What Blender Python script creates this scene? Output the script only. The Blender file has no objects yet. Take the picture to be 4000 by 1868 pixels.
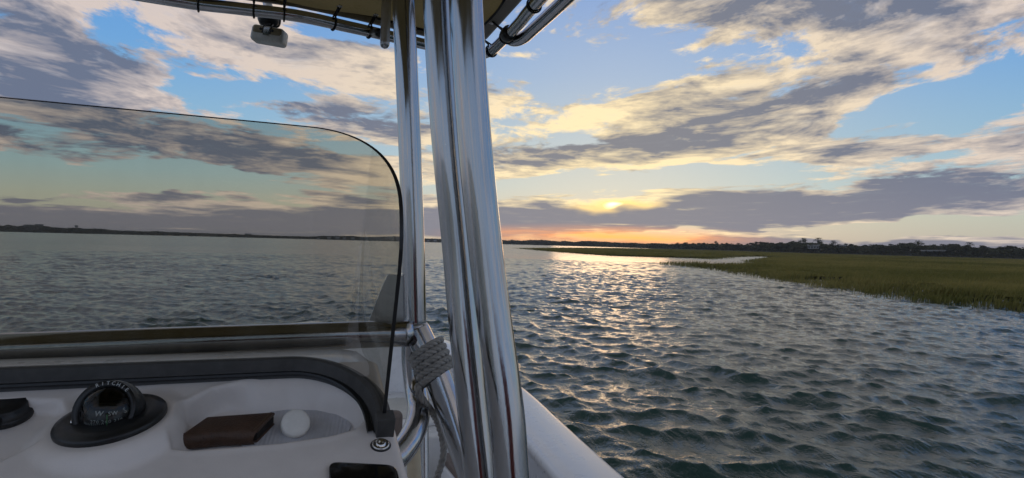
import bpy, bmesh, math, random
import numpy as np
from mathutils import Vector, Matrix

# ------------------------------------------------------------------ camera
scene = bpy.context.scene
C = scene.collection
CAM_H = 1.65                      # lens above the water, metres
F = 2556.0                        # focal length in pixels of a 4000 px wide frame
PITCH = math.radians(0.36)
ROLL = math.radians(1.45)
_fwd = Vector((0, math.cos(PITCH), math.sin(PITCH)))
_r0 = Vector((1, 0, 0))
_u0 = _r0.cross(_fwd)
_right = (_r0 * math.cos(ROLL) + _u0 * math.sin(ROLL)).normalized()
_up = _right.cross(_fwd).normalized()
_up = _up if _up.z > 0 else -_up
CAM = Vector((0, 0, CAM_H))
cam_data = bpy.data.cameras.new('camera')
cam = bpy.data.objects.new('camera', cam_data)
C.objects.link(cam)
cam_data.sensor_width = 36.0
cam_data.lens = 36.0 * F / 4000.0
cam_data.clip_start = 0.02
cam_data.clip_end = 30000
cam.matrix_world = Matrix(((_right.x, _up.x, -_fwd.x, CAM.x),
                           (_right.y, _up.y, -_fwd.y, CAM.y),
                           (_right.z, _up.z, -_fwd.z, CAM.z),
                           (0, 0, 0, 1)))
scene.camera = cam


def ray(px, py):
    """direction of a point measured in the 4000 x 1868 survey picture"""
    d = _right * ((px - 2000) / F) + _up * ((934 - py) / F) + _fwd
    return d.normalized()


def U(px, py, Y):
    """the point at distance Y ahead of the camera"""
    d = ray(px, py)
    return CAM + d * (Y / d.y)


def onz(px, py, z=0.0):
    """the point on the level plane z"""
    d = ray(px, py)
    return CAM + d * ((z - CAM_H) / d.z)


def azel(px, py):
    d = ray(px, py)
    return math.atan2(d.x, d.y), math.asin(d.z)


# ------------------------------------------------------------------ world: evening sky with broken cloud
SUN_AZ, SUN_EL = azel(2385, 806)
SUN_DIR = Vector((math.sin(SUN_AZ) * math.cos(SUN_EL), math.cos(SUN_AZ) * math.cos(SUN_EL), math.sin(SUN_EL)))


def lin(r, g, b, a=1.0):
    f = lambda c: (c / 255.0 / 12.92) if c / 255.0 <= 0.04045 else ((c / 255.0 + 0.055) / 1.055) ** 2.4
    return (f(r), f(g), f(b), a)


class NT:
    """small helper to write node trees as expressions"""
    def __init__(self, tree):
        self.t = tree
        self.n = tree.nodes
        self.l = tree.links

    def new(self, typ, **kw):
        nd = self.n.new(typ)
        for k, v in kw.items():
            setattr(nd, k, v)
        return nd

    def put(self, sock, v):
        if v is None:
            return
        if isinstance(v, bpy.types.NodeSocket):
            self.l.new(v, sock)
        else:
            sock.default_value = v

    def m(self, op, a, b=None, c=None, clamp=False):
        nd = self.new('ShaderNodeMath', operation=op, use_clamp=clamp)
        for i, v in enumerate((a, b, c)):
            self.put(nd.inputs[i], v)
        return nd.outputs[0]

    def add(self, a, b): return self.m('ADD', a, b)
    def sub(self, a, b): return self.m('SUBTRACT', a, b)
    def mul(self, a, b): return self.m('MULTIPLY', a, b)
    def mad(self, a, b, c): return self.m('MULTIPLY_ADD', a, b, c)
    def mx(self, a, b): return self.m('MAXIMUM', a, b)
    def pw(self, a, b): return self.m('POWER', a, b)

    def vm(self, op, a, b=None, out=0):
        nd = self.new('ShaderNodeVectorMath', operation=op)
        self.put(nd.inputs[0], a)
        if b is not None:
            self.put(nd.inputs[3 if op == 'SCALE' else 1], b)
        return nd.outputs['Value' if op in ('LENGTH', 'DOT_PRODUCT', 'DISTANCE') else 'Vector']

    def xyz(self, x=0.0, y=0.0, z=0.0):
        nd = self.new('ShaderNodeCombineXYZ')
        for i, v in enumerate((x, y, z)):
            self.put(nd.inputs[i], v)
        return nd.outputs[0]

    def sep(self, v):
        nd = self.new('ShaderNodeSeparateXYZ')
        self.put(nd.inputs[0], v)
        return nd.outputs

    def ss(self, v, a, b, lo=0.0, hi=1.0, kind='SMOOTHSTEP'):
        nd = self.new('ShaderNodeMapRange', interpolation_type=kind)
        nd.clamp = True
        self.put(nd.inputs[0], v)
        for i, q in zip((1, 2, 3, 4), (a, b, lo, hi)):
            self.put(nd.inputs[i], q)
        return nd.outputs[0]

    def noise(self, vec, scale=1.0, detail=4.0, rough=0.5, lac=2.0, dist=0.0, out=0, dims='3D', kind='FBM', norm=True):
        nd = self.new('ShaderNodeTexNoise', noise_dimensions=dims)
        nd.noise_type = kind
        nd.normalize = norm
        self.put(nd.inputs['Vector'], vec)
        nd.inputs['Scale'].default_value = scale
        nd.inputs['Detail'].default_value = detail
        nd.inputs['Roughness'].default_value = rough
        nd.inputs['Lacunarity'].default_value = lac
        nd.inputs['Distortion'].default_value = dist
        return nd.outputs[out]

    def mixc(self, f, a, b, blend='MIX'):
        nd = self.new('ShaderNodeMix', data_type='RGBA', blend_type=blend)
        nd.clamp_factor = True
        self.put(nd.inputs[0], f)
        self.put(nd.inputs[6], a)
        self.put(nd.inputs[7], b)
        return nd.outputs[2]

    def ramp(self, f, stops, interp='LINEAR'):
        nd = self.new('ShaderNodeValToRGB')
        cr = nd.color_ramp
        cr.interpolation = interp
        while len(cr.elements) > 1:
            cr.elements.remove(cr.elements[-1])
        cr.elements[0].position = stops[0][0]
        cr.elements[0].color = stops[0][1]
        for p, c in stops[1:]:
            e = cr.elements.new(p)
            e.color = c
        self.put(nd.inputs[0], f)
        return nd.outputs[0]

    def mapping(self, vec, loc=(0, 0, 0), rot=(0, 0, 0), scale=(1, 1, 1), kind='POINT'):
        nd = self.new('ShaderNodeMapping', vector_type=kind)
        self.put(nd.inputs['Vector'], vec)
        nd.inputs['Location'].default_value = loc
        nd.inputs['Rotation'].default_value = rot
        nd.inputs['Scale'].default_value = scale
        return nd.outputs[0]


def build_world():
    world = bpy.data.worlds.new('World')
    scene.world = world
    world.use_nodes = True
    t = world.node_tree
    t.nodes.clear()
    N = NT(t)
    out = N.new('ShaderNodeOutputWorld')
    bg = N.new('ShaderNodeBackground')
    t.links.new(bg.outputs[0], out.inputs[0])
    d = N.vm('NORMALIZE', N.new('ShaderNodeTexCoord').outputs['Generated'])
    x, y, z = N.sep(d)
    az = N.m('ARCTAN2', x, y)
    el = N.m('ARCSINE', z)
    elp = N.mx(el, 0.0)
    # cloud in long flat layers, finer and flatter towards the horizon
    hl = N.mx(N.m('SQRT', N.mad(x, x, N.mul(y, y))), 0.02)
    hx, hy = N.m('DIVIDE', x, hl), N.m('DIVIDE', y, hl)
    bend = N.m('SQRT', N.mad(az, az, 0.03))
    elb = N.mul(elp, N.mx(N.mad(bend, -0.42, 1.07), 0.3))
    vv = N.mul(N.m('LOGARITHM', N.add(N.mx(elb, 0.0), 0.05), math.e), 0.92)
    Ps = N.xyz(hx, hy, vv)
    warp = N.noise(Ps, 3.0, 2, 0.5, out=1)
    warp = N.vm('SUBTRACT', warp, (0.5, 0.5, 0.5))
    Pw = N.vm('ADD', Ps, N.vm('MULTIPLY', warp, (0.20, 0.20, 0.16)))
    fbm = N.noise(Pw, 5.0, 8, 0.64)
    # the same field a little nearer the sun: which flank of a cloud is lit
    sh = N.vm('ADD', Pw, N.xyz(N.mul(N.sub(math.sin(SUN_AZ), hx), 0.05), 0.0, -0.06))
    fbm2 = N.noise(sh, 5.0, 5, 0.62)
    big = N.noise(Ps, 1.4, 1, 0.5)
    fine = N.noise(N.vm('MULTIPLY', Pw, (1.0, 1.0, 1.3)), 19.0, 4, 0.66)
    lit = N.sub(fbm, fbm2)

    # where the cloud lies and where the blue shows: soft streaks given as bearing and height
    wv = N.noise(N.xyz(N.mul(az, 7.0), N.mul(el, 22.0), 3.1), 1.0, 3, 0.55, out=1)
    wv = N.vm('MULTIPLY', N.vm('SUBTRACT', wv, (0.5, 0.5, 0.5)), (0.13, 0.06, 0.0))
    A = N.vm('ADD', N.xyz(az, el, 1.0), wv)

    # bearing and height of each streak as surveyed: x, y, half length, half width, tilt, how much cloud, how dark
    streaks = [
        (850, 170, 1000, 190, 9, .20, -.1), (1500, 400, 420, 170, 8, .20, .05),
        (140, 110, 620, 250, 18, .40, .22), (450, 508, 980, 170, 12, .62, .55), (1190, 420, 300, 75, 7, .32, .45),
        (1380, 495, 330, 105, 10, .28, .30), (1000, 170, 680, 120, 10, .32, -.32), (1460, 285, 300, 110, 14, .24, -.25),
        (1350, 690, 420, 85, 2, .30, -.22), (1300, 800, 500, 40, -2, .20, 0.),
        (3050, 40, 1150, 150, -6, .34, .30), (3500, 175, 700, 130, -14, .36, -.14), (2700, 340, 700, 120, -14, .30, -.20),
        (2480, 570, 740, 125, -6, .44, .36), (3050, 480, 900, 130, -13, .30, .0), (3500, 590, 800, 80, -6, .34, .0),
        (2090, 300, 190, 120, 0, .24, -.1), (2900, 400, 900, 150, -10, .22, .05), (3000, 20, 1300, 100, -2, .22, .15), (2000, 600, 200, 120, 0, .2, .1),
        (3720, 702, 780, 78, -7, .45, .38), (3100, 812, 1500, 72, -3, .85, .55), (2200, 862, 1300, 66, 0, .9, .48), (2700, 655, 600, 26, -9, .40, -.4),
        (500, 884, 1500, 80, 1.5, .95, .50), (1500, 875, 700, 72, 1, .85, .42), (3300, 955, 1200, 30, 1, .9, .6),
        (2400, 785, 300, 32, -5, .30, -.6), (90, 760, 180, 22, 4, .40, .6), (660, 775, 220, 20, 4, .34, .6), (2250, 655, 420, 24, -8, .25, -.5),
        # gaps
        (830, 335, 300, 55, 8, -.50, 0.), (1290, 265, 200, 60, -14, -.28, 0.), (470, 80, 130, 150, 40, -.34, 0.),
        (2330, 210, 330, 170, -10, -.42, 0.), (3750, 350, 560, 100, -14, -.58, 0.), (3400, 470, 420, 36, -16, -.30, 0.), (2330, 715, 620, 50, -4, -.52, 0.), (3150, 665, 700, 26, -6, -.40, 0.),
        (450, 690, 1000, 66, 3, -.80, 0.), (1050, 700, 260, 60, 0, -.25, 0.), (3700, 882, 800, 34, -1, -.80, 0.), (2450, 918, 600, 16, 0, -.5, 0.),
        (1650, 330, 150, 90, 0, -.2, 0.),
    ]
    sd = N.vm('DOT_PRODUCT', d, tuple(SUN_DIR))
    away = N.ss(sd, 0.72, -0.35)
    cov = N.mad(away, -0.10, N.mad(N.sub(big, 0.5), 0.5, 0.38))
    dark = 0.0
    a_x, a_y, _a = N.sep(A)
    AX, AY = N.xyz(a_x, a_x, a_x), N.xyz(a_y, a_y, a_y)

    def vmad(p, q, r):
        nd = N.new('ShaderNodeVectorMath', operation='MULTIPLY_ADD')
        for i_, v_ in enumerate((p, q, r)):
            N.put(nd.inputs[i_], v_)
        return nd.outputs[0]
    rows = []
    for cx, cy, ax, ay, rot, w, dk_ in streaks:
        c = Vector(azel(cx, cy))
        rr = math.radians(rot)
        u = Vector(azel(cx + ax * math.cos(rr), cy + ax * math.sin(rr))) - c
        v = Vector(azel(cx - ay * math.sin(rr), cy + ay * math.cos(rr))) - c
        ud, vd = u.normalized(), Vector((-u.y, u.x)).normalized()
        rows.append((ud.x / u.length, ud.y / u.length, -ud.dot(c) / u.length, vd.x / v.length, vd.y / v.length, -vd.dot(c) / v.length, w, dk_))
    while len(rows) % 3:
        rows.append((1, 1, 50, 1, 1, 50, 0, 0))
    for k in range(0, len(rows), 3):                # three streaks at a time
        col3 = [tuple(rows[k + j][i_] for j in range(3)) for i_ in range(8)]
        q1 = vmad(AX, col3[0], vmad(AY, col3[1], col3[2]))
        q2 = vmad(AX, col3[3], vmad(AY, col3[4], col3[5]))
        r2 = vmad(q2, q2, N.vm('MULTIPLY', q1, q1))
        e = N.vm('MAXIMUM', vmad(r2, (-1 / 1.56,) * 3, (1.0, 1.0, 1.0)), (0.0, 0.0, 0.0))
        e = N.vm('MULTIPLY', e, e)
        cov = N.add(N.vm('DOT_PRODUCT', e, col3[6]), cov)
        if any(col3[7]):
            dark = N.add(N.vm('DOT_PRODUCT', e, col3[7]), dark)
    dens = N.add(cov, N.mul(N.sub(fbm, 0.5), 2.9))
    dens = N.add(dens, N.mul(N.sub(fine, 0.5), 0.45))
    dens = N.add(dens, N.ss(el, 0.36, 0.65, 0.0, 0.40))
    alpha = N.ss(dens, 0.34, 0.62)
    thick = N.ss(dens, 0.42, 1.35)

    # nearness to the sun
    near = N.pw(N.mx(sd, 0.0), 14.0)
    hz = N.vm('LENGTH', N.mapping(N.xyz(az, el, 0.0), loc=(SUN_AZ - .005, math.radians(0.45), 0), scale=(0.20, 0.019, 1), kind='TEXTURE'))
    ember = N.ss(hz, 1.5, 0.0)

    # clear air, horizon to zenith
    clear = N.ramp(N.m('MULTIPLY', elp, 2.0 / math.pi), [
        (0.0, lin(180, 174, 164)), (0.03, lin(178, 186, 176)), (0.055, lin(158, 188, 198)), (0.10, lin(132, 176, 206)),
        (0.16, lin(104, 160, 214)), (0.26, lin(78, 138, 212)), (0.5, lin(66, 122, 196)), (1.0, lin(60, 112, 185))])
    sky = N.new('ShaderNodeTexSky', sky_type='NISHITA')
    sky.sun_disc = False
    sky.sun_elevation = SUN_EL
    sky.sun_rotation = SUN_AZ
    sky.altitude = 0
    nish = N.vm('SCALE', sky.outputs[0], 0.06)
    clear = N.mixc(0.12, clear, nish)
    clear = N.mixc(N.mul(away, 0.8), clear, lin(150, 168, 196))
    clear = N.mixc(N.mul(near, 0.35), clear, lin(232, 218, 190))

    thin_c = N.mixc(near, lin(200, 187, 182), (1.0, 0.80, 0.46, 1))
    thick_c = N.mixc(near, lin(100, 110, 132), lin(132, 131, 135))
    dk = N.add(N.mad(thick, 0.66, N.mul(dark, 0.95)), N.mad(lit, -4.4, 0.25))
    dk = N.m('ADD', dk, N.mul(N.sub(fine, 0.5), 1.3), clamp=True)
    cloud = N.mixc(dk, thin_c, thick_c)
    # low cloud takes the violet of the haze
    # cloud away from the sunset is greyer and dimmer
    cloud = N.mixc(away, cloud, N.mixc(dk, lin(206, 194, 188), lin(146, 144, 150)))
    low = N.ss(el, 0.13, 0.0)
    cloud = N.mixc(N.mul(N.mul(low, 0.5), dk), cloud, lin(146, 140, 146))
    col = N.mixc(N.mul(alpha, N.ss(fine, 0.2, 0.5, .86, 1.0)), clear, cloud)
    # embers under the bank and the sun in its rim
    col = N.mixc(N.mul(ember, N.ss(fbm, 0.30, 0.62, 1.0, 0.45)), col, (1.75, 0.60, 0.075, 1))
    core = N.ss(N.vm('LENGTH', N.mapping(A, loc=(SUN_AZ, SUN_EL, 1), rot=(0, 0, 0.09), scale=(0.055, 0.0095, 1), kind='TEXTURE')), 1.6, 0.1)
    col = N.mixc(N.mul(core, 0.95), col, (1.25, 0.85, 0.30, 1))
    disc = N.ss(N.vm('LENGTH', N.mapping(N.vm('ADD', N.xyz(az, el, 0.0), N.vm('SCALE', wv, 0.5)), loc=(SUN_AZ, SUN_EL, 0), scale=(0.013, 0.0050, 1), kind='TEXTURE')), 1.3, 0.2)
    col = N.mixc(disc, col, (2.4, 1.9, 0.9, 1))
    # the sky overhead is dimmer than the band round the horizon
    col = N.mixc(N.ss(el, 0.42, 0.95, 0.0, 0.85), col, lin(90, 98, 100))
    # below the horizon (only reflections ever reach it)
    col = N.mixc(N.ss(z, 0.0, -0.05), col, lin(96, 98, 100))
    t.links.new(col, bg.inputs[0])
    bg.inputs[1].default_value = 1.0
    world.cycles.sampling_method = "MANUAL"
    world.cycles.sample_map_resolution = 512


build_world()

# ------------------------------------------------------------------ the low sun, dimmed by the cloud bank
sun_data = bpy.data.lights.new('sun', 'SUN')
sun_data.energy = 0.05
sun_data.angle = math.radians(10)
sun_data.color = (1.0, 0.62, 0.34)
sun = bpy.data.objects.new('sun', sun_data)
C.objects.link(sun)
sun.rotation_euler = (-SUN_DIR).to_track_quat('-Z', 'Y').to_euler()
sun.location = (0, 0, 30)

# ------------------------------------------------------------------ exposure and sampling
vs = scene.view_settings
vs.view_transform = 'Standard'
vs.look = 'None'
vs.exposure = 0.22
vs.gamma = 1.0
vs.use_curve_mapping = False
scene.render.engine = 'CYCLES'
cy = scene.cycles
cy.use_denoising = True
try:
    cy.denoiser = 'OPENIMAGEDENOISE'
    cy.denoising_input_passes = 'RGB_ALBEDO_NORMAL'
except Exception:
    pass
cy.use_adaptive_sampling = True
cy.adaptive_threshold = 0.01
cy.max_bounces = 6
cy.diffuse_bounces = 3
cy.glossy_bounces = 4
cy.transparent_max_bounces = 16
cy.caustics_reflective = False
cy.caustics_refractive = False
cy.sample_clamp_indirect = 6.0


# ================================================================== helpers
rng = random.Random(7)
nrng = np.random.default_rng(11)
MATS = {}


def material(name, base=(0.5, 0.5, 0.5), rough=0.5, metal=0.0, vary=0.0, vscale=8.0, bump=0.0, bscale=60.0, stretch=(1, 1, 1),
             coat=0.0, spec=0.5, rvary=0.0, tint=None, trans=0.0, sheen=0.0):
    m = bpy.data.materials.new(name)
    m.use_nodes = True
    t = m.node_tree
    N = NT(t)
    p = t.nodes['Principled BSDF']
    p.inputs['Base Color'].default_value = (*base, 1)
    p.inputs['Roughness'].default_value = rough
    p.inputs['Metallic'].default_value = metal
    p.inputs['Coat Weight'].default_value = coat
    p.inputs['Coat Roughness'].default_value = 0.12
    p.inputs['Specular IOR Level'].default_value = spec
    p.inputs['Sheen Weight'].default_value = sheen
    if vary or rvary or bump:
        co = N.new('ShaderNodeTexCoord').outputs['Object']
        co = N.vm('MULTIPLY', co, tuple(stretch))
        if vary or rvary:
            n = N.noise(co, vscale, 5, 0.6)
            n2 = N.noise(co, vscale * 4.3, 3, 0.6)
            nn = N.mad(n2, 0.4, N.mul(n, 0.6))
        if vary:
            b2 = tint if tint else tuple(c * (1 - vary) for c in base)
            b1 = tuple(min(1, c * (1 + vary * 0.5)) for c in base)
            t.links.new(N.mixc(N.ss(nn, 0.32, 0.68), (*b2, 1), (*b1, 1)), p.inputs['Base Color'])
        if rvary:
            t.links.new(N.ss(nn, 0.3, 0.7, max(0.02, rough - rvary), rough + rvary), p.inputs['Roughness'])
        if bump:
            bn = N.new('ShaderNodeBump')
            bn.inputs['Strength'].default_value = bump
            bn.inputs['Distance'].default_value = 0.002
            t.links.new(N.noise(co, bscale, 4, 0.6), bn.inputs['Height'])
            t.links.new(bn.outputs[0], p.inputs['Normal'])
    MATS[name] = m
    return m


def new_mesh(name, verts, faces, mat=None, smooth=False, mats=None, mat_idx=None):
    me = bpy.data.meshes.new(name)
    me.from_pydata([tuple(v) for v in verts], [], [tuple(f) for f in faces])
    for mm in (mats or ([mat] if mat else [])):
        me.materials.append(MATS[mm])
    if mat_idx is not None:
        me.polygons.foreach_set('material_index', mat_idx)
    if smooth:
        me.polygons.foreach_set('use_smooth', [True] * len(me.polygons))
    me.update()
    return me


def root_of(o):
    while o.parent is not None:
        o = o.parent
    return o


def obj(name, verts, faces, mat=None, parent=None, smooth=False, **kw):
    """one mesh object; vertices are given in world space and stored relative to the thing's own base"""
    off = root_of(parent).location if parent is not None else Vector((0, 0, 0))
    me = new_mesh(name, [Vector(v) - off for v in verts], faces, mat, smooth, **kw)
    o = bpy.data.objects.new(name, me)
    C.objects.link(o)
    if parent is not None:
        o.parent = parent
    return o


def top(name, verts, faces, mat, label, cat, group=None, smooth=False, base=None, **kw):
    """a thing that is a single mesh, with its origin at its base"""
    vs_ = [Vector(v) for v in verts]
    if base is None:
        base = Vector((sum(v.x for v in vs_) / len(vs_), sum(v.y for v in vs_) / len(vs_), min(v.z for v in vs_)))
    me = new_mesh(name, [v - base for v in vs_], faces, mat, smooth, **kw)
    o = bpy.data.objects.new(name, me)
    o.location = base
    C.objects.link(o)
    return tag(o, label, cat, group)


def tag(o, label=None, cat=None, group=None, kind=None):
    if label: o['label'] = label
    if cat: o['category'] = cat
    if group: o['group'] = group
    if kind: o['kind'] = kind
    return o


def empty(name, loc, label=None, cat=None, group=None):
    o = bpy.data.objects.new(name, None)
    o.empty_display_size = 0.1
    o.location = loc
    C.objects.link(o)
    return tag(o, label, cat, group)


def np_mesh(name, V, Q, mat, smooth=True):
    """big mesh from arrays: V (n,3), Q (m,k) with k = 3 or 4"""
    me = bpy.data.meshes.new(name)
    k = Q.shape[1]
    me.vertices.add(len(V))
    me.vertices.foreach_set('co', V.astype(np.float32).ravel())
    me.loops.add(len(Q) * k)
    me.loops.foreach_set('vertex_index', Q.astype(np.int32).ravel())
    me.polygons.add(len(Q))
    me.polygons.foreach_set('loop_start', np.arange(0, len(Q) * k, k, dtype=np.int32))
    me.polygons.foreach_set('loop_total', np.full(len(Q), k, dtype=np.int32))
    me.polygons.foreach_set('use_smooth', np.full(len(Q), smooth, dtype=bool))
    me.materials.append(MATS[mat])
    me.update(calc_edges=True)
    return me


def np_obj(name, V, Q, mat, smooth=True, kind=None, label=None, parent=None):
    o = bpy.data.objects.new(name, np_mesh(name, V, Q, mat, smooth))
    C.objects.link(o)
    if parent is not None:
        o.parent = parent
    return tag(o, label=label, kind=kind)


def spline(pts, n=8):
    """Catmull-Rom through the points"""
    P = [Vector(p) for p in pts]
    if len(P) < 3:
        return [P[0].lerp(P[1], i / n) for i in range(n + 1)]
    E = [P[0] * 2 - P[1]] + P + [P[-1] * 2 - P[-2]]
    out = []
    for i in range(1, len(E) - 2):
        a, b, c, d = E[i - 1], E[i], E[i + 1], E[i + 2]
        for k in range(n):
            t = k / n
            out.append(0.5 * ((2 * b) + (c - a) * t + (2 * a - 5 * b + 4 * c - d) * t * t + (3 * b - a - 3 * c + d) * t ** 3))
    out.append(P[-1].copy())
    return out


def frames(path):
    """tangent and two normals carried along a path"""
    n = len(path)
    T = []
    for i in range(n):
        a = path[max(i - 1, 0)]
        b = path[min(i + 1, n - 1)]
        T.append((b - a).normalized())
    ref = Vector((0, 0, 1)) if abs(T[0].z) < 0.9 else Vector((1, 0, 0))
    u = (ref - T[0] * ref.dot(T[0])).normalized()
    out = []
    for i in range(n):
        u = (u - T[i] * u.dot(T[i])).normalized()
        out.append((T[i], u, T[i].cross(u)))
    return out


def tube_mesh(path, r, seg=20, cap='flat', V=None, Fc=None):
    V = [] if V is None else V
    Fc = [] if Fc is None else Fc
    path = [Vector(p) for p in path]
    fr = frames(path)
    rad = r if isinstance(r, (list, tuple)) else [r] * len(path)
    rings = []
    items = [(path[i], rad[i], fr[i]) for i in range(len(path))]
    if cap == 'round':
        pre = [(path[0] - fr[0][0] * rad[0] * math.cos(a), rad[0] * math.sin(a), fr[0]) for a in (0.25, 0.7, 1.15)]
        post = [(path[-1] + fr[-1][0] * rad[-1] * math.cos(a), rad[-1] * math.sin(a), fr[-1]) for a in (1.15, 0.7, 0.25)]
        items = pre + items + post
    for p, rr, (t, u, w) in items:
        base = len(V)
        for k in range(seg):
            a = 2 * math.pi * k / seg
            V.append(p + (u * math.cos(a) + w * math.sin(a)) * rr)
        rings.append(base)
    for a, b in zip(rings, rings[1:]):
        for k in range(seg):
            k2 = (k + 1) % seg
            Fc.append((a + k, a + k2, b + k2, b + k))
    Fc.append(tuple(rings[0] + k for k in reversed(range(seg))))
    Fc.append(tuple(rings[-1] + k for k in range(seg)))
    return V, Fc


def tube(name, pts, r, mat, parent, n=8, seg=22, cap='flat', smooth_path=True):
    path = spline(pts, n) if smooth_path else [Vector(p) for p in pts]
    V, Fc = tube_mesh(path, r, seg, cap)
    return obj(name, V, Fc, mat, parent, smooth=True)


def box_vf(c, ax, ay, az_, V=None, Fc=None):
    """box with centre c and half-axis vectors"""
    V = [] if V is None else V
    Fc = [] if Fc is None else Fc
    b = len(V)
    for sx in (-1, 1):
        for sy in (-1, 1):
            for sz in (-1, 1):
                V.append(Vector(c) + ax * sx + ay * sy + az_ * sz)
    for f in ((0, 1, 3, 2), (4, 6, 7, 5), (0, 4, 5, 1), (2, 3, 7, 6), (0, 2, 6, 4), (1, 5, 7, 3)):
        Fc.append(tuple(b + i for i in f))
    return V, Fc


def bevelled(name, V, Fc, mat, parent, width, seg=3, smooth=True):
    """mesh with its edges rounded"""
    bm = bmesh.new()
    vs_ = [bm.verts.new(v) for v in V]
    for f in Fc:
        bm.faces.new([vs_[i] for i in f])
    bmesh.ops.recalc_face_normals(bm, faces=bm.faces)
    bmesh.ops.bevel(bm, geom=list(bm.edges), offset=width, segments=seg, profile=0.5, affect='EDGES', clamp_overlap=True)
    VV = [v.co.copy() for v in bm.verts]
    bm.verts.index_update()
    FF = [[v.index for v in f.verts] for f in bm.faces]
    bm.free()
    if parent is None:
        return VV, FF
    return obj(name, VV, FF, mat, parent, smooth=smooth)


def lathe_vf(prof, c, axis, seg=32, V=None, Fc=None, xdir=None, close=True):
    """profile of (radius, height) turned about axis through c"""
    V = [] if V is None else V
    Fc = [] if Fc is None else Fc
    axis = axis.normalized()
    ref = xdir if xdir is not None else (Vector((1, 0, 0)) if abs(axis.x) < 0.8 else Vector((0, 1, 0)))
    u = (ref - axis * ref.dot(axis)).normalized()
    w = axis.cross(u)
    rings = []
    for r, h in prof:
        rings.append(len(V))
        for k in range(seg):
            a = 2 * math.pi * k / seg
            V.append(c + axis * h + (u * math.cos(a) + w * math.sin(a)) * r)
    for a, b in zip(rings, rings[1:]):
        for k in range(seg):
            k2 = (k + 1) % seg
            Fc.append((a + k, a + k2, b + k2, b + k))
    if close:
        Fc.append(tuple(rings[0] + k for k in reversed(range(seg))))
        Fc.append(tuple(rings[-1] + k for k in range(seg)))
    return V, Fc


def prism_vf(poly, off, V=None, Fc=None):
    """flat outline extruded by the vector off"""
    V = [] if V is None else V
    Fc = [] if Fc is None else Fc
    b = len(V)
    n = len(poly)
    V += [Vector(p) for p in poly] + [Vector(p) + off for p in poly]
    Fc.append(tuple(b + i for i in range(n)))
    Fc.append(tuple(b + n + i for i in reversed(range(n))))
    for i in range(n):
        j = (i + 1) % n
        Fc.append((b + i, b + n + i, b + n + j, b + j))
    return V, Fc


def poly_dist(px, py, poly):
    """signed distance to a polygon (positive inside), numpy"""
    P = np.asarray(poly, float)
    d2 = np.full(px.shape, 1e18)
    inside = np.zeros(px.shape, bool)
    n = len(P)
    for i in range(n):
        ax, ay = P[i]
        bx, by = P[(i + 1) % n]
        ex, ey = bx - ax, by - ay
        L = ex * ex + ey * ey + 1e-18
        t = np.clip(((px - ax) * ex + (py - ay) * ey) / L, 0, 1)
        d2 = np.minimum(d2, (px - ax - t * ex) ** 2 + (py - ay - t * ey) ** 2)
        c = (ay > py) != (by > py)
        xi = ax + (py - ay) / (by - ay if by != ay else 1e-18) * ex
        inside ^= c & (px < xi)
    d = np.sqrt(d2)
    return np.where(inside, d, -d)


def smooth01(v, a, b):
    t = np.clip((v - a) / (b - a), 0, 1)
    return t * t * (3 - 2 * t)


_gx = nrng.random((64, 64))


def vnoise(x, y):
    """tileable value noise on a lattice"""
    xi = np.floor(x).astype(int); yi = np.floor(y).astype(int)
    fx = x - xi; fy = y - yi
    fx = fx * fx * (3 - 2 * fx); fy = fy * fy * (3 - 2 * fy)
    g = lambda a, b: _gx[a % 64, b % 64]
    return (g(xi, yi) * (1 - fx) + g(xi + 1, yi) * fx) * (1 - fy) + (g(xi, yi + 1) * (1 - fx) + g(xi + 1, yi + 1) * fx) * fy


def fnoise(x, y, o=4):
    s = 0; a = 0.5
    for i in range(o):
        s = s + a * vnoise(x * 2 ** i + 17.3 * i, y * 2 ** i + 5.7 * i)
        a *= 0.5
    return s / (1 - 0.5 ** o)


# ================================================================== materials
material('aluminium', (0.43, 0.435, 0.445), 0.12, 1.0, vary=0.10, vscale=7, rvary=0.06, bump=0.05, bscale=90, stretch=(6, 6, 0.25))
material('satin_aluminium', (0.50, 0.50, 0.51), 0.38, 1.0, vary=0.15, vscale=20, rvary=0.1, bump=0.1, bscale=200)
material('gelcoat', (0.84, 0.785, 0.745), 0.42, 0, vary=0.05, vscale=9, bump=0.12, bscale=420, rvary=0.08, coat=0.15)
material('white_gelcoat', (0.85, 0.85, 0.86), 0.30, 0, vary=0.06, vscale=5, bump=0.05, bscale=220, rvary=0.08, coat=0.3)
material('nonskid', (0.64, 0.63, 0.60), 0.6, 0, vary=0.10, vscale=14, bump=0.5, bscale=320)
material('black_plastic', (0.012, 0.013, 0.014), 0.38, 0, vary=0.3, vscale=30, bump=0.05, bscale=500, rvary=0.08)
material('rubber', (0.075, 0.073, 0.070), 0.55, 0, vary=0.25, vscale=18, bump=0.08, bscale=400)
material('dark_screen', (0.004, 0.005, 0.006), 0.12, 0, rvary=0.05, vscale=10, coat=0.3)
material('steel', (0.62, 0.61, 0.59), 0.16, 1, vary=0.1, vscale=60, rvary=0.06)
material('lace', (0.03, 0.03, 0.033), 0.7, 0, vary=0.2, vscale=50)
material('white_print', (0.55, 0.57, 0.56), 0.5, vary=0.05, vscale=60)
material('green_print', (0.10, 0.32, 0.12), 0.5, vary=0.05, vscale=60)
material('leather', (0.085, 0.046, 0.029), 0.40, 0, vary=0.3, vscale=40, bump=0.7, bscale=420, tint=(0.055, 0.029, 0.018), rvary=0.1)
material('leather_edge', (0.012, 0.008, 0.006), 0.6, 0, vary=0.3, vscale=90)
material('thread', (0.16, 0.11, 0.07), 0.8, vary=0.2, vscale=90)
material('cap_white', (0.86, 0.84, 0.79), 0.5, vary=0.06, vscale=40, bump=0.05, bscale=300)
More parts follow.
